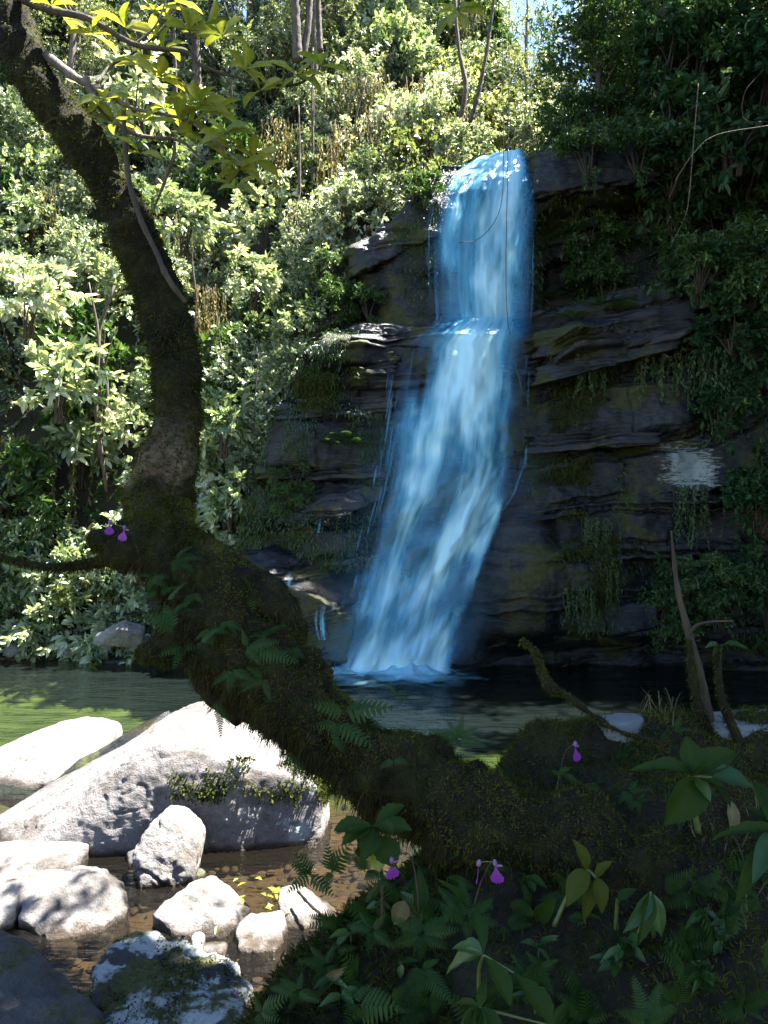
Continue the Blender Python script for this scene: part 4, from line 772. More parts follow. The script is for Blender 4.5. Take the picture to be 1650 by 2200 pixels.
def branch(pts, wpx, d, parent=tree, name="branch", mat='mossbark', hang=0, seed=0, bumpy=.004, nring=10):
    d = d if isinstance(d, (list, tuple)) else [d] * len(pts); P = [W(q[0], q[1], dd) for q, dd in zip(pts, d)]; R = [w_ / 2 / FPX * dd for w_, dd in zip(np.interp(np.linspace(0, 1, len(pts)), np.linspace(0, 1, len(wpx)), wpx), d)]
    V, F = tube(P, R, nring, len(pts) * 12, bumpy, 30, seed); bb = Bag(); bb.add(V, F, .0 if mat == 'mossbark' else .5); o = obj(name, bb.mesh(name, M[mat]), parent)
    if hang:
        rg = np.random.default_rng(seed + 5); s = rg.choice(len(V) - 2, hang); c = np.repeat(catmull(P, len(pts) * 12), nring, 0); hb = Bag(); nn = unit(V[s] - c[s] + 1e-6)
        blades(hb, V[s], nn, rg.uniform(.004, .014, hang), rg, .8, .1, .8); h = obj("moss", hb.mesh("moss", M['mossblade'], False), o); h.matrix_parent_inverse = Matrix.Identity(4); h["kind"] = "stuff"
    return np.array(P)
# stub and low limb
branch([(440, 1300), (500, 1262), (560, 1270), (610, 1315), (650, 1380)], [40, 85, 95, 75, 20], [2.32, 2.3, 2.28, 2.26, 2.25], name="burl", seed=2, bumpy=.02, hang=6000, nring=28)
branch([(330, 1150), (260, 1175), (215, 1165), (192, 1172)], [120, 105, 60, 12], [2.42, 2.36, 2.34, 2.33], seed=3, bumpy=.02, hang=4000, nring=20)
branch([(260, 1195), (190, 1212), (120, 1218), (60, 1212), (0, 1196), (-60, 1180)], [34, 24, 17, 14, 12, 10], [2.38, 2.36, 2.34, 2.34, 2.34, 2.34], seed=4, hang=3500)
branch([(430, 1300), (370, 1380), (320, 1400), (298, 1415)], [130, 100, 50, 15], [2.3, 2.26, 2.24, 2.24], seed=5, bumpy=.02, hang=5000, nring=20)
branch([(410, 1430), (450, 1490), (520, 1540)], [30, 40, 50], [2.34, 2.32, 2.28], seed=6, bumpy=.008, hang=500)
branch([(265, 240), (270, 330), (280, 400), (306, 480), (335, 540), (362, 600), (400, 650)], [9, 11, 12, 12, 12, 12, 8], [2.55, 2.52, 2.5, 2.48, 2.46, 2.45, 2.46], seed=7, mat='twig')
br1 = [(40, -5), (110, 22), (190, 40), (290, 95), (400, 112), (432, 140), (540, 175), (625, 183), (668, 165), (690, 140)]; br1d = [2.68, 2.62, 2.56, 2.5, 2.46, 2.45, 2.42, 2.4, 2.39, 2.38]
br2 = [(100, 120), (165, 168), (208, 190), (285, 232), (400, 258), (470, 312), (520, 352)]; br2d = [2.68, 2.6, 2.58, 2.55, 2.5, 2.46, 2.42]
br3 = [(185, 170), (205, 215), (235, 250), (295, 290), (385, 302), (432, 340), (480, 368)]; br3d = [2.6, 2.58, 2.6, 2.62, 2.62, 2.6, 2.6]
br4 = [(375, 305), (372, 340), (350, 400), (330, 450)]; br5 = [(208, 178), (240, 140), (290, 112), (330, 80), (380, 20), (395, -30)]; br6 = [(290, 95), (330, 60), (350, 20), (360, -20)]
br7 = [(60, -10), (100, 35), (130, 60)]
for q, dd, ww, s in ((br1, br1d, [18, 8, 3], 11), (br2, br2d, [22, 8, 3], 12), (br3, br3d, [18, 9, 3], 13), (br4, [2.62, 2.62, 2.64, 2.66], [6, 8, 4], 14), (br5, [2.58, 2.62, 2.66, 2.7, 2.72, 2.72], [8, 5, 3], 15), (br6, [2.5, 2.52, 2.55, 2.55], [6, 4, 3], 16)): branch(q, ww, dd, seed=s, mat='bark_pale' if s > 11 else 'twig', bumpy=.002, nring=7)

# single large leaves: unit length along +X, unit width along Y
def leaf_proto(seed, fold=.12, curl=.25, serr=0, prof='lance', mat='leaf_near', n=10):
    rg = np.random.default_rng(seed); s = np.linspace(0, 1, n); w_ = {'lance': np.sin(np.pi * s ** .8) ** .9, 'obov': np.sin(np.pi * s ** 1.35) ** .85, 'oval': np.sin(np.pi * s) ** .7}[prof] * .5; w_[0] = .03; w_[-1] = .01
    if serr: w_ = w_ * (1 + serr * (np.arange(n) % 2))
    zz = -curl * s ** 2 + .03 * rg.normal(0, 1) * s; V = []
    for k in range(n):
        e = fold * w_[k]; rp = .02 * math.sin(k * 1.9 + seed)
        V += [(s[k], -w_[k], zz[k] + e + rp), (s[k], -w_[k] * .5, zz[k] + e * .55), (s[k], 0, zz[k]), (s[k], w_[k] * .5, zz[k] + e * .55), (s[k], w_[k], zz[k] + e - rp)]
    tn = rg.uniform(.15, .65); tt = np.tile(np.array([tn, tn + .05, tn + .4, tn + .05, tn]), n) + np.repeat(.12 * (np.arange(n) % 2), 5); return make_mesh("leaf", V, grid_faces(5, n), True, np.clip(tt, 0, 1), (M[mat],))
LP = {m: [leaf_proto(500 + i, .25, .15 + .12 * i, .12 if m == 'serr' else 0, 'obov' if m in ('serr', 'leaf_yellow') else 'lance', 'leaf_near' if m == 'serr' else m, 15 if m == 'serr' else 10) for i in range(3)] for m in ('leaf_yellow', 'leaf_near', 'serr', 'leaf_dark', 'leaf_blue', 'dry', 'leaf_yl')}
def place_leaf(parent, base, tip, width, mats='leaf_near', up=None, roll=0, name="leaf"):
    base, tip = Vector(base), Vector(tip); x = tip - base; L = x.length; x.normalize(); u = Vector(up if up is not None else (0, -.45, .9)); u = (u - x * u.dot(x)); u.normalize(); y = u.cross(x)
    q = Matrix((x, y, u)).transposed().to_4x4() @ Matrix.Rotation(roll, 4, 'X'); o = bpy.data.objects.new(name, rnd.choice(LP[mats])); COL.objects.link(o); o.parent = parent
    o.matrix_local = Matrix.Translation(base - Vector(parent.location)) @ q @ Matrix.Diagonal((L, width, L, 1)); return o
# leaf rosettes of the leaning tree
ros = [(405, 65, 2.46, 7), (445, 50, 2.48, 5), (478, 78, 2.46, 5), (330, 25, 2.56, 5), (380, 5, 2.6, 5), (300, 140, 2.58, 5), (338, 168, 2.56, 4), (525, 150, 2.44, 4), (560, 195, 2.42, 3), (640, 165, 2.4, 4), (690, 142, 2.38, 4), (430, 228, 2.52, 6), (462, 240, 2.5, 6), (405, 225, 2.52, 4), (355, 232, 2.56, 5), (385, 262, 2.54, 4),
       (250, 268, 2.58, 5), (305, 262, 2.58, 4), (480, 292, 2.48, 6), (440, 308, 2.5, 4), (545, 345, 2.42, 7), (515, 365, 2.44, 5), (480, 345, 2.56, 4), (505, 405, 2.45, 5), (110, 12, 2.62, 4), (200, 75, 2.6, 4), (225, 215, 2.6, 4), (420, 310, 2.6, 4), (300, 330, 2.6, 3), (350, 110, 2.55, 4), (270, 60, 2.6, 4)]
for (px, py, d, k) in ros:
    c = W(px, py, d + rnd.uniform(-.08, .08)); a0 = rnd.uniform(0, 6.28)
    k += 1
    for i in range(k):
        a = a0 + i * 6.283 / k + rnd.uniform(-.35, .35); l = rnd.uniform(.07, .11); dv = np.array([math.cos(a) + .25, math.sin(a) * .75 - .15, rnd.uniform(-.15, .75)]); dv /= np.linalg.norm(dv)
        place_leaf(tree, c, c + dv * l, l * rnd.uniform(.34, .46), 'leaf_yellow', (rnd.uniform(-.5, .5), rnd.uniform(-.9, -.1), rnd.uniform(.4, 1)), rnd.uniform(-.5, .5))
#@@PLANTS
# moss on the boulder's front, on the cliff, on the stub
def moss_on(o, n, size, seed, mask, mat='mossblade', droop=.4, wd=.12, name="moss", spread=.7):
    me = o.data; co = np.empty(len(me.vertices) * 3, np.float32); me.vertices.foreach_get("co", co); co = co.reshape(-1, 3).astype(float)
    no = np.empty(len(me.vertices) * 3, np.float32); me.vertices.foreach_get("normal", no); no = no.reshape(-1, 3).astype(float)
    rg = np.random.default_rng(seed); ok = np.where(mask(co, no))[0]
    if not len(ok): return
    s = rg.choice(ok, n); bb = Bag(); blades(bb, co[s] + rg.normal(0, size[1] * .5, (n, 3)), no[s], rg.uniform(size[0], size[1], n), rg, droop, wd, spread); h = obj(name, bb.mesh(name, M[mat], False), o); h["kind"] = "stuff"; h.matrix_parent_inverse = Matrix.Identity(4)
def pix(co): return CX + co[:, 0] / co[:, 1] * FPX, CY - (co[:, 2] - CAMZ) / co[:, 1] * FPX
OB = bpy.data.objects
def m_boulder(co, no):
    px, py = pix(co); return (no[:, 1] < .3) & (px > 370) & (px < 700) & (py > 1625) & (py < 1722) & (fbm(co * 5, 4, 9) + .25 - ((py - 1680) / 60) ** 2 * .4 > .05)
moss_on(OB["boulder"], 5000, (.012, .035), 1, m_boulder, wd=.3)
def m_cliff(co, no):
    px, py = pix(co); q = fbm(co * np.array([.8, .8, .55]), 5, 71) + .12 * no[:, 2]; inf = (px > 700) & (px < 1130) & (py < 1430) & (px > 1000 - (py - 300) * .22) ; return (q > np.where(px < 900, -.02, .06)) & ~inf & (co[:, 0] < 7.5) & (co[:, 2] > .3) & (co[:, 1] < 15.3)
moss_on(cliff, 60000, (.025, .085), 2, m_cliff, 'leaf_dark', 1.1, .1, "moss", .45)
def m_cliff2(co, no):
    px, py = pix(co); q = fbm(co * np.array([1.5, 1.5, .8]), 4, 75); return (((px > 1180) & (px < 1330) & (py > 770) & (py < 930) & (q > -.1)) | ((px > 1150) & (px < 1270) & (py > 980) & (py < 1040)) | ((px > 1200) & (px < 1270) & (py > 1080) & (py < 1200) & (q > 0)) | ((px > 1270) & (px < 1330) & (py > 1140) & (py < 1300)) | ((px > 620) & (px < 850) & (py > 930) & (py < 1010) & (q > -.1)) | ((px > 640) & (px < 720) & (py > 790) & (py < 880)))
moss_on(cliff, 22000, (.03, .09), 3, m_cliff2, 'mossgreen', 1.0, .1, "moss", .4)
def m_lich(co, no): q = fbm(co * 6, 4, 77); return (q > .12) & (no[:, 2] > -.2) & (co[:, 2] > .1)
moss_on(OB["boulder.002"], 2600, (.008, .02), 4, m_lich, wd=.25)

# ------------------------------------------------------------------ small foreground plants
def ground(px, py, d0=1.8):
    """where the view ray through a pixel meets the bank"""
    lo, hi = 1.0, 3.2
    for d in np.linspace(1.0, 3.2, 120):
        a = W(px, py, d)
        if bank_z(np.array([a[0]]), np.array([a[1]]))[0] > a[2]: return a
    return W(px, py, d0)
def stem_tube(parent, pts, r, name="stem", mat='stem', seed=0):
    V, F = tube(pts, r, 7, len(pts) * 7, 0, 1, seed); bb = Bag(); bb.add(V, F); return obj(name, bb.mesh(name, M[mat]), parent)
def plant(name, label, cat, c, foot, lv, stem_r=.004, lmat='leaf_near', smat='stem', group=None):
    """c, foot: (px, py, d); lv: list of (tipx, tipy, dd, width px, [base px, py, dd], [mat], [up])"""
    C0 = W(*c); F0 = W(*foot); root = empty(name, F0, label, cat, group)
    stem_tube(root, [F0 - np.array([0, 0, .03]), (F0 * .5 + C0 * .5) + np.array([rnd.uniform(-.01, .01), .01, .012]), C0], [stem_r * 1.3, stem_r, stem_r * .7], mat=smat)
    for l in lv:
        bpx = l[4] if len(l) > 4 and l[4] else None; base = W(*bpx[:2], c[2] + bpx[2]) if bpx else C0
        if bpx: stem_tube(root, [C0, C0 * .5 + base * .5, base], [stem_r * .7, stem_r * .6, stem_r * .4], mat=smat)
        place_leaf(root, base, W(l[0], l[1], c[2] + l[2]), l[3] / FPX * c[2], l[5] if len(l) > 5 and l[5] else lmat, l[6] if len(l) > 6 else None)
    return root
plant("rosette_shrub", "young plant with a rosette of toothed leaves in front of the stream gap", "plant", (803, 1775, 1.72), (822, 1965, 1.82),
      [(720, 1777, -.04, 42, None, 'serr'), (737, 1806, -.07, 34, None, 'serr'), (786, 1838, -.08, 48, None, 'serr'), (864, 1716, .04, 32, None, 'serr'), (882, 1776, -.03, 40, None, 'serr'), (842, 1780, -.08, 30, None, 'serr'), (848, 1738, .07, 30, None, 'serr'), (852, 1848, -.05, 60, (803, 1795, 0), 'serr'), (815, 1872, -.03, 36, (806, 1815, 0), 'leaf_yellow'), (760, 1835, .05, 30, None, 'serr')], .0035, smat='mossbark')
plant("broad_plant", "upright strap leaf beside a pale drooping leaf on the bank", "plant", (900, 1965, 1.8), (905, 1985, 1.82), [(908, 1868, .03, 36, None, 'leaf_near', (.2, -1, .1)), (848, 1990, -.05, 40, (870, 1935, -.03), 'dry', (0, -1, .3)), (862, 1905, .05, 30, None, 'leaf_dark')])
plant("climbing_plant", "plant with five pointed yellow-green leaves in the middle of the dark bank", "plant", (1262, 1868, 1.68), (1190, 1960, 1.72),
      [(1236, 1803, 0, 32, None, 'leaf_yl'), (1312, 1848, -.03, 26, (1280, 1885, -.01), 'leaf_yl'), (1215, 1937, -.04, 46, None, 'leaf_yl'), (1300, 1960, -.05, 34, (1283, 1885, -.01), 'leaf_yl'), (1250, 1976, -.03, 30, (1282, 1890, 0), 'leaf_yl'), (1245, 1862, .03, 10, None, 'leaf_yl')])
plant("single_leaf_plant", "lone pointed leaf on the dark bank beside the drooping leaves", "plant", (1328, 1935, 1.68), (1322, 1975, 1.72), [(1362, 1903, 0, 22)])
plant("drooping_plant", "plant with long folded drooping leaves at the dark lower bank", "plant", (1398, 1918, 1.6), (1405, 1985, 1.68), [(1354, 2005, -.05, 34, None, 'leaf_blue', (0, -1, .2)), (1385, 2028, -.06, 30, None, 'leaf_near', (0, -1, .2)), (1430, 2015, -.04, 34, None, 'leaf_dark', (0, -1, .2)), (1350, 2040, -.02, 22, (1370, 2005, -.03), 'leaf_blue')])
plant("glossy_plant", "large plant with broad glossy oval leaves below the pale slab", "plant", (1490, 1668, 1.72), (1500, 1760, 1.85),
      [(1386, 1618, -.05, 40), (1484, 1577, .04, 58, None, 'leaf_near', (0, -1, .25)), (1582, 1602, .05, 66, None, 'leaf_near'), (1532, 1632, -.05, 40), (1628, 1668, -.03, 58, (1530, 1670, -.02), 'leaf_blue'), (1448, 1772, -.05, 78, (1502, 1672, 0), 'leaf_near', (0, -1, .2)), (1560, 1688, -.05, 26), (1600, 1700, .04, 34, None, 'leaf_blue'), (1530, 1720, -.04, 30, None, 'leaf_dark')], .006)
plant("long_leaf_plant", "plant with long lance leaves reaching in from the frame's edge", "plant", (1668, 1790, 1.5), (1700, 1920, 1.6), [(1556, 1768, -.05, 28), (1578, 1938, -.05, 40), (1610, 1720, .05, 34), (1625, 1870, -.08, 46, None, 'leaf_blue'), (1640, 2080, -.02, 36, (1690, 1990, 0)), (1632, 1650, .1, 50)], .005)
plant("lance_plant", "tall plant with serrated lance leaves low on the bank's lower edge", "plant", (1038, 2052, 1.45), (1032, 2168, 1.5), [(1033, 1958, .03, 27, None, 'serr', (.3, -1, .3)), (1107, 2142, -.06, 44, None, 'serr', (.4, -.6, .8)), (965, 2010, .06, 44, None, 'leaf_dark'), (1192, 2198, -.08, 52, (1104, 2090, .0), 'serr', (.4, -.6, .8)), (940, 2070, .05, 40, None, 'leaf_dark')])
plant("lance_plant", "low tuft of pointed leaves at the bottom edge of the bank", "plant", (1030, 2165, 1.42), (1030, 2240, 1.5), [(1042, 2098, .02, 22), (1082, 2108, .03, 26), (985, 2215, -.05, 24), (1000, 2235, -.06, 30), (1090, 2235, -.05, 34), (970, 2150, .05, 20), (1220, 2148, .05, 22, (1190, 2205, .0)), (1030, 2260, -.08, 30)])
plant("small_herb", "little herb with one horizontal leaf under the mound's pink flower", "plant", (1200, 1665, 2.0), (1195, 1690, 2.05), [(1262, 1690, -.03, 20), (1225, 1648, -.01, 20), (1185, 1655, 0, 14)])
plant("strap_plant", "plant with two flat leaves on a mossy stem beside the saplings", "plant", (1548, 1388, 2.25), (1560, 1540, 2.28), [(1612, 1382, -.03, 18, (1552, 1386, 0)), (1518, 1386, -.04, 18, None, 'leaf_blue'), (1535, 1396, -.06, 14)], .006, smat='mossbark')
for i, (px, py, tx, ty, wd, lab) in enumerate([(960, 1895, 1020, 1905, 22, "single arched leaf beside the twin orchids"), (700, 2120, 730, 2085, 22, "pale fallen leaf stuck in the moss at the bank's edge"), (1150, 1985, 1190, 1935, 36, "heart-shaped leaf above the middle of the fern patch"), (1095, 1950, 1150, 1965, 30, "mid-green leaf hanging over the fern patch"), (1560, 1730, 1585, 1800, 26, "withered mauve leaf hanging under the glossy plant")]):
    g_ = ground(px, py); root = empty("leaf_sprig", g_, lab, "leaf"); place_leaf(root, g_ + np.array([0, -.02, .02]), W(tx, ty, g_[1] - .07), wd / FPX * g_[1], 'dry' if 'pale' in lab or 'mauve' in lab else 'leaf_near', (0, -.8, .6))
    stem_tube(root, [g_ - np.array([0, -.01, .02]), g_ + np.array([0, -.01, .005]), g_ + np.array([0, -.02, .02])], [.002, .002, .001])

# ferns: single fronds at their places
FM = [frond_arrays(15, 600 + k, .25, .3).mesh("frond", M['fern'], False) for k in range(3)]; FM2 = [frond_arrays(9, 610 + k, .25, .36).mesh("frond", M['fern'], False) for k in range(2)]
def fern(label, root_px, tips, coarse=False, mats=None, droop=1.0, width=1.0, group=None):
    r0 = W(*root_px); root = empty("fern", r0, label, "fern", group)
    for (tx, ty, dd) in tips:
        tip = W(tx, ty, root_px[2] + dd); x = Vector(tip - r0); L = x.length; x.normalize(); u = Vector((rnd.uniform(-.2, .2), -.75, .75)); u = u - x * u.dot(x); u.normalize(); y = u.cross(x)
        o = bpy.data.objects.new("frond", rnd.choice(FM2 if coarse else FM)); COL.objects.link(o); o.parent = root; o.matrix_local = Matrix((x, y, u)).transposed().to_4x4() @ Matrix.Diagonal((L, L * width, L * droop, 1))
    return root
fern("broad arching fern on the trunk's thick elbow beside the pool", (372, 1350, 2.12), [(302, 1312, -.02), (352, 1296, .03), (330, 1340, -.06)], True, width=1.2)
fern("little fern on the orange mossy swelling of the trunk", (430, 1380, 2.1), [(468, 1348, -.03), (425, 1395, -.04)])
fern("fern curling at the centre of the trunk's mossy swelling", (360, 1290, 2.14), [(400, 1245, -.05), (372, 1268, -.02)], width=.6)
fern("fern with long side-swept fronds on the trunk's upper side", (530, 1390, 2.08), [(600, 1375, -.05), (640, 1420, -.06), (560, 1425, -.06), (520, 1350, 0)])
fern("fern clump hanging under the trunk's swelling", (500, 1440, 2.08), [(455, 1470, -.05), (490, 1490, -.06), (545, 1460, -.05)])
fern("wide spreading fern across the middle of the leaning trunk", (740, 1530, 2.02), [(662, 1508, -.05), (850, 1516, -.04), (800, 1508, .02)], True)
fern("fern hanging down the face of the leaning trunk's middle", (725, 1555, 2.0), [(670, 1560, -.05), (805, 1605, -.06), (715, 1600, -.06)], True)
fern("small fern low on the leaning trunk above the stream gap", (845, 1632, 1.95), [(812, 1652, -.03), (880, 1640, -.04)], True)
fern("curled fern clump on the trunk's ridge before the pool", (985, 1585, 2.0), [(925, 1568, -.03), (960, 1545, .02), (995, 1535, .03), (1030, 1560, .02), (1045, 1600, -.03), (960, 1600, -.05)])
fern("dark fern silhouetted on the trunk's rim against the pool", (850, 1495, 2.05), [(832, 1462, 0), (868, 1480, .02), (880, 1500, .03), (845, 1470, .03)], width=.7)
fern("fern fronds dangling from the trunk over the pale boulder", (470, 1510, 2.2), [(440, 1535, -.02), (475, 1590, -.04), (495, 1560, -.02)], width=.7)
fern("bright fern with rounded leaflets at the bank's lower corner", (770, 2160, 1.55), [(860, 2165, -.06), (745, 2195, -.08)], True, width=1.3)
fern("pinnate fern beside the bright fern on the bank", (760, 2150, 1.56), [(800, 2110, .02), (730, 2120, .02)], True)
fern("fern at the bank's corner nearest the lichen boulder", (560, 2175, 1.62), [(618, 2140, -.03), (560, 2215, -.06), (600, 2190, -.06), (545, 2140, .02)], True)
fern("feathery fern spilling beside the tall lance plant", (905, 2080, 1.55), [(975, 2155, -.08), (945, 2060, .02), (870, 2120, -.06), (900, 2140, -.08)])
fern("large fern clump beneath the purple orchids", (905, 2010, 1.68), [(838, 1968, 0), (975, 1960, .02), (985, 1995, -.05), (840, 2030, -.06), (905, 2060, -.08), (960, 2035, -.07), (880, 1950, .05)])
fern("second fern clump under the twin orchids", (1000, 1975, 1.75), [(940, 1900, .05), (990, 1880, .06), (1060, 1930, 0), (1075, 1985, -.05), (1010, 2030, -.06), (950, 1955, -.05)])
fern("fern in the deep shade at the picture's lower edge", (1390, 2200, 1.4), [(1360, 2090, .05), (1420, 2110, .03), (1455, 2160, -.03), (1330, 2170, -.03)])
fern("fern leaning over the outer edge of the bank above the wedge stone", (700, 2075, 1.8), [(640, 2060, -.02), (665, 2030, .02), (720, 2025, .02), (740, 2110, -.06), (670, 2120, -.06)])
fern("lacy fern on the bank's corner under the rosette plant", (800, 2000, 1.8), [(745, 1985, 0), (770, 1955, .03), (830, 1960, 0), (790, 2050, -.06), (850, 2035, -.06)])
fern("low fern halfway down the bank's outer corner", (640, 2130, 1.72), [(600, 2100, 0), (650, 2085, .02), (690, 2150, -.05), (620, 2170, -.05), (575, 2120, .02)])
fern("small fern on the dark bank between the two leafy plants", (1160, 2080, 1.6), [(1190, 2140, -.05), (1130, 2040, .04), (1200, 2060, 0)])
for i, (px, py, s, lab) in enumerate([(1350, 1700, 45, "tiny fern below the mound's stones"), (1340, 1610, 35, "tiny fern beside the pale oval stone"), (1440, 1570, 50, "tiny fern between the pale stones"), (1280, 1680, 25, "tiny fern next to the little herb"), (1370, 1720, 30, "tiny drooping fern on the dark mound"), (1090, 1990, 60, "tiny fern above the tall lance plant"), (720, 2040, 50, "tiny fern on the bank's outer edge")]):
    g_ = ground(px, py); fern(lab + " on the bank", (px, py, g_[1] - .01), [(px + s * .9, py - s * .1, -.03), (px - s * .5, py + s * .6, -.04), (px + s * .1, py + s * .9, -.05), (px + s * .5, py - s * .6, 0)])
rg = np.random.default_rng(820); Pt, Nt = trunk_pts(400, rg, 13.2, 20.5); k_ = 0
for q_, n_ in zip(Pt, Nt):
    px = CX + q_[0] / q_[1] * FPX; py = CY - (q_[2] - CAMZ) / q_[1] * FPX
    if n_[1] > -.1 or k_ >= 26: continue
    k_ += 1; s_ = rg.uniform(28, 62); fern("small fern rooted in the moss of the leaning trunk", (px, py, q_[1] - .01), [(px + s_ * math.cos(t_), py + s_ * math.sin(t_) * .8 + 8, rg.uniform(-.06, -.02)) for t_ in rg.uniform(-2.8, 3.2, 4)], rg.random() < .3, group="small ferns on the leaning trunk")
# extra ferns and leafy seedlings filling the shaded bank
SEED_LAB = "small leafy seedling growing in the dark moss of the bank"; FERN_LAB = "small dark fern growing in the shaded moss of the bank"
for i in range(66):
    px, py = rnd.uniform(640, 1650), rnd.uniform(1860, 2200); g_ = ground(px, py)
    if i % 3: fern(FERN_LAB, (px, py, g_[1] - .02), [(px + rnd.uniform(-75, 75), py + rnd.uniform(-65, 50), rnd.uniform(-.08, .04)) for _ in range(6)], rnd.random() < .4, group="small ferns in the bank's moss")
    else: plant("seedling", SEED_LAB, "plant", (px, py - 30, g_[1] - .02), (px, py, g_[1]), [(px + rnd.uniform(-45, 45), py - 30 + rnd.uniform(-35, 35), rnd.uniform(-.05, .03), rnd.uniform(12, 24), None, rnd.choice(['leaf_near', 'leaf_dark', 'leaf_blue'])) for _ in range(5)], .002, group="seedlings in the bank's moss")

# pink orchids
def flower_mesh():
    bb = Bag(); pts = [(0, 0, 0), (-.12, .0, -.3), (-.42, .02, -.62), (-.36, .05, -.86), (-.2, .06, -.9), (-.06, .08, -1.0), (0, .06, -.86), (.06, .08, -1.0), (.2, .06, -.9), (.36, .05, -.86), (.42, .02, -.62), (.12, 0, -.3)]
    V = np.array(pts) * np.array([1, -1, 1]) + np.array([[0, -.1 * abs(q[0]) * 2, 0] for q in pts]); n_ = len(V); V = np.vstack([V, [[0, -.12, -.55]]]); bb.add(V, np.array([[i, (i + 1) % n_, n_] for i in range(n_)])); return bb.mesh("flower", M['petal'])
def sepal_mesh():
    bb = Bag(); D_, F_ = ico(2); bb.add(D_ * np.array([.13, .13, .2]) + np.array([0, 0, .1]), F_); bb.add(D_ * np.array([.25, .04, .07]) + np.array([.2, .0, -.05]), F_); return bb.mesh("sepal", M['petal_pale'])
FLM, SEP = flower_mesh(), sepal_mesh()
def orchid(label, foot, bend, fl, lv=()):
    f0 = W(*foot); root = empty("orchid", f0, label, "flower")
    pts = [f0 - np.array([0, 0, .02])] + [W(*q) for q in bend]; stem_tube(root, pts, [.0022, .0018, .0014][:2] + [.0012] * (len(pts) - 2), mat='twig')
    for (px, py, d, s, ry) in fl:
        o = bpy.data.objects.new("flower", FLM); COL.objects.link(o); o.parent = root; c = W(px, py, d); k = s / FPX * d; o.location = Vector(c - f0); o.rotation_euler = (rnd.uniform(-.35, .25), rnd.uniform(-.3, .3), ry); o.scale = (k * rnd.uniform(.8, 1.05), k, k)
        q = bpy.data.objects.new("sepal", SEP); COL.objects.link(q); q.parent = o; e = W(*bend[-1]); stem_tube(root, [e, e * .5 + c * .5 + np.array([0, 0, .004]), c + np.array([0, 0, k * .1])], [.0012] * 3, "flower_stalk")
    for (tx, ty, dd, wd) in lv: place_leaf(root, f0, W(tx, ty, foot[2] + dd), wd / FPX * foot[2], 'leaf_near')
orchid("purple orchid drooping in front of the stream gap beside the rosette plant", (902, 1985, 1.78), [(895, 1900, 1.74), (882, 1840, 1.7), (862, 1835, 1.69), (850, 1845, 1.69)], [(841, 1852, 1.68, 42, .35)])
orchid("pair of purple orchids against the dark bank", (1010, 1960, 1.78), [(1030, 1905, 1.72), (1050, 1860, 1.68), (1060, 1852, 1.67)], [(1064, 1858, 1.66, 44, -.3), (1028, 1858, 1.69, 42, 1.35)], [(965, 1885, -.03, 22)])
orchid("single pink orchid on the sunny side of the mossy mound", (1205, 1690, 2.05), [(1206, 1650, 2.02), (1215, 1615, 2.0), (1228, 1602, 1.99)], [(1236, 1602, 1.98, 34, .7)], [(1185, 1655, -.02, 14)])
orchid("pair of violet orchids on the mossy stub of the leaning tree", (300, 1180, 2.3), [(285, 1150, 2.2), (270, 1132, 2.18), (255, 1130, 2.17)], [(236, 1124, 2.16, 26, .8), (267, 1136, 2.15, 28, -.2)])

# saplings, stub, vines, wires
sap = empty("sapling", W(1530, 1565, 2.35), "thin bare sapling with a crooked side twig on the bank's rim", "sapling")
branch([(1530, 1570), (1515, 1500), (1500, 1430), (1480, 1360), (1455, 1260), (1442, 1140)], [20, 19, 17, 15, 11, 4], 2.3, sap, "stem", 'twig', 0, 31, .002)
branch([(1478, 1368), (1495, 1345), (1525, 1336), (1575, 1334)], [8, 7, 5, 3], [2.3, 2.27, 2.25, 2.24], sap, "twig", 'twig', 0, 32, .001, 6)
sap = empty("sapling", W(1540, 1600, 2.3), "mossy sapling standing just beside the bare one", "sapling")
branch([(1545, 1610), (1505, 1530), (1488, 1450), (1480, 1375)], [24, 20, 18, 12], 2.26, sap, "stem", 'mossbark', 900, 33, .004)
sap = empty("sapling", W(1610, 1640, 2.25), "mossy sapling leaning away at the bank's far side", "sapling")
branch([(1615, 1645), (1575, 1565), (1548, 1490), (1540, 1400)], [24, 20, 16, 12], 2.22, sap, "stem", 'mossbark', 600, 34, .004)
stub = empty("mossy_branch", W(1290, 1560, 2.3), "crooked dead branch thick with hanging moss above the mound", "branch")
branch([(1440, 1600), (1340, 1575), (1270, 1535), (1215, 1490), (1180, 1475), (1162, 1435), (1150, 1400), (1122, 1372)], [14, 11, 10, 13, 26, 12, 11, 6], [2.15, 2.2, 2.25, 2.28, 2.3, 2.3, 2.3, 2.3], stub, "stem", 'mossbark', 1500, 35, .008)
branch([(1152, 1402), (1140, 1388), (1118, 1380)], [12, 10, 5], 2.3, stub, "twig", 'mossbark', 200, 36, .003)
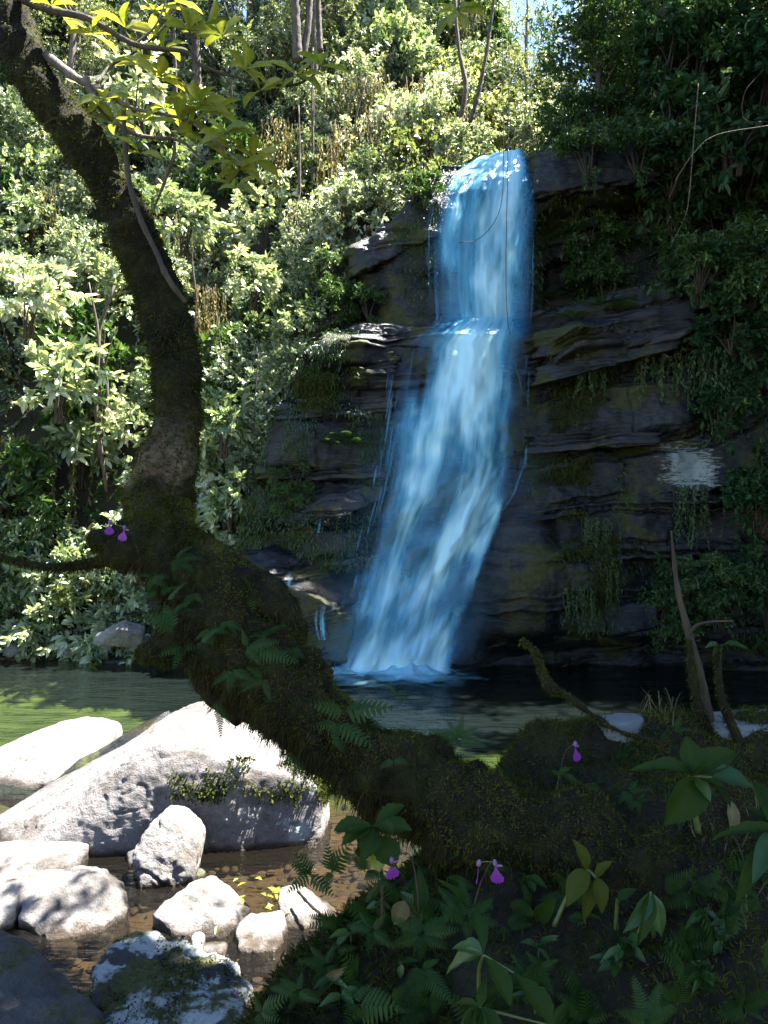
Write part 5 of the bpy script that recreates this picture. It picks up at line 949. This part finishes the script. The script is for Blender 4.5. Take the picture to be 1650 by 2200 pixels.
for (pts, dd, wp, lab, nm) in [([(1094, -40), (1093, 200), (1090, 400), (1087, 560), (1090, 680), (1105, 770), (1125, 850)], 12.6, [2.0], "long thin vine hanging straight down in front of the waterfall", "hanging_vine"), ([(1078, -40), (1080, 150), (1082, 330), (1078, 430), (1060, 480), (1025, 515), (985, 521)], 12.7, [1.7], "thin vine curling to the side in front of the upper falls", "hanging_vine"),
                               ([(1500, 180), (1490, 300), (1480, 420), (1470, 470), (1440, 530)], 11, [2, 1.6], "pale vine dangling through the dark hanging thicket", "hanging_vine"), ([(1650, 262), (1600, 256), (1600, 200), (1640, 150)], 10.5, [2, 1.6], "curved pale vine at the dark thicket's edge", "hanging_vine"), ([(1650, 270), (1540, 290), (1490, 330), (1450, 390)], 10.8, [2, 1.6], "thin bare stem arching across the dark thicket", "hanging_vine"),
                               ([(1010, 262), (1030, 190), (1050, 80), (1065, -30)], 16.5, [12, 9, 6], "thin dark trunk leaning in the forest behind the lip", "thin_trunk"), ([(985, 275), (1000, 190), (985, 100), (975, -30)], 18, [14, 10, 7], "crooked dark trunk in the forest behind the lip", "thin_trunk"),
                               ([(640, 130), (637, 60), (634, -40)], 19, [24, 22, 20], "thick dark trunk standing at the top of the sunlit forest", "thin_trunk"), ([(652, 120), (662, 50), (668, -40)], 19.1, [16, 15, 14], "second dark trunk close beside the thick one", "thin_trunk"), ([(688, 110), (684, 20), (686, -40)], 19.5, [14, 13, 12], "slim dark trunk beside the pair at the forest top", "thin_trunk"),
                               ([(555, 760), (548, 860), (545, 960)], 13.7, [3, 2], "pale liana hanging at the edge of the sunlit slope", "hanging_vine"), ([(578, 830), (570, 900), (560, 960)], 13.7, [2, 1.6], "short liana hanging beside the rock's sunlit corner", "hanging_vine")]:
    v_ = empty(nm, W(*pts[0], dd), lab, "vine" if nm == "hanging_vine" else "tree"); ws = [w_ for w_ in wp] if len(wp) > 1 else wp * 2
    branch(pts, ws, dd, v_, "stem", 'wire' if 'falls' in lab or 'waterfall' in lab else ('bark' if nm == "thin_trunk" else 'twig'), 0, 40, .001 if nm != "thin_trunk" else .02, 6)
# leafy spray hanging into the top of the frame
sp = empty("leafy_spray", W(985, -20, 3.4), "dark leafy spray hanging into the top of the frame", "branch"); stem_tube(sp, [W(985, -120, 3.45), W(988, -40, 3.42), W(985, 25, 3.4)], [.006, .005, .003], mat='twig')
for (tx, ty, dd, wd) in [(928, 62, -.03, 24), (950, 5, .05, 22), (1052, 28, -.02, 30), (1000, 58, -.06, 24), (965, 50, -.08, 24), (1020, -10, .05, 24), (940, 22, .03, 24), (1010, 10, -.05, 20), (1040, 0, .04, 22)]: place_leaf(sp, W(985, 25, 3.4), W(tx, ty, 3.4 + dd), wd / FPX * 3.4, 'leaf_yellow')
# pale flat stones on the mound, twig, fallen leaves, grass tufts
rock("flat_stone", "pale oval stone set in the moss of the mound", R3([(1280, 1535, 2.3), (1325, 1522, 2.36), (1380, 1524, 2.36), (1388, 1536, 2.3), (1350, 1547, 2.24), (1300, 1546, 2.24)], 0, bz=1.9), 'stone_light', sub=5, p=18, amp=.004, freq=14, seed=260)
rock("flat_stone", "long pale slab at the rim of the mound behind the saplings", R3([(1485, 1545, 2.3), (1500, 1522, 2.38), (1580, 1516, 2.4), (1760, 1514, 2.4), (1780, 1556, 2.25), (1560, 1560, 2.22)], 0, bz=1.85), 'stone_light', sub=5, p=20, amp=.005, freq=12, seed=261)
tw = empty("dead_twig", W(725, 2005, 4.9), "mossy twig leaning on the wedge-shaped stone", "twig"); branch([(640, 1915, ), (670, 1948), (705, 1978), (728, 2012)], [6, 6, 5, 3], [5.15, 5.0, 4.9, 4.85], tw, "stem", 'mossbark', 300, 51, .003)
for k in range(22):
    px, py = rnd.gauss(540, 38), rnd.gauss(1930, 26); d = 4463 / (py - 1100) * .985; c = W(px, py, d); r_ = empty("fallen_leaf", c, "yellow fallen leaf lying among the wet stones of the stream", "leaf", "yellow leaves among the stream stones"); a = rnd.uniform(0, 6.28); l = rnd.uniform(.05, .1)
    place_leaf(r_, c, c + np.array([math.cos(a) * l, math.sin(a) * l, rnd.uniform(-.01, .02)]), l * .4, 'leaf_yellow', (rnd.uniform(-.3, .3), rnd.uniform(-.3, .3), 1))
GR = [proto_grass(700, 26, .13, 'fern', .002), proto_grass(701, 22, .16, 'dry', .0016, 1.0)]
for i, (px, py, k, s, lab) in enumerate([(1420, 1545, 1, .8, "dry grass tuft on the crest of the mound"), (1440, 1535, 1, .9, "taller dry grass tuft beside the mound's crest"), (1310, 1560, 0, .7, "green grass tuft in front of the pale oval stone"), (1380, 1600, 0, .6, "green grass tuft under the mound's crest"), (1480, 1780, 1, .7, "pale dry grass beneath the glossy plant"), (1580, 1830, 1, .9, "tangle of dry grass beside the long lance leaves"), (1600, 1920, 1, .9, "lower tangle of dry grass at the bank's side"), (1540, 1960, 1, .8, "sparse dry grass in the shaded corner of the bank"), (1460, 1720, 0, .7, "thin green grass under the big oval leaf"), (1620, 1740, 1, .8, "wispy dry grass behind the long lance leaves"), (1350, 1870, 1, .5, "short dry grass beside the pointed yellow-green plant")]):
    g_ = ground(px, py); o = empty("grass_tuft", g_, lab, "grass"); o.scale = (s,) * 3; o.rotation_euler = (0, 0, rnd.uniform(0, 6.28)); q = obj("blades", GR[k], o); q.matrix_parent_inverse = Matrix.Identity(4); q["kind"] = "stuff"
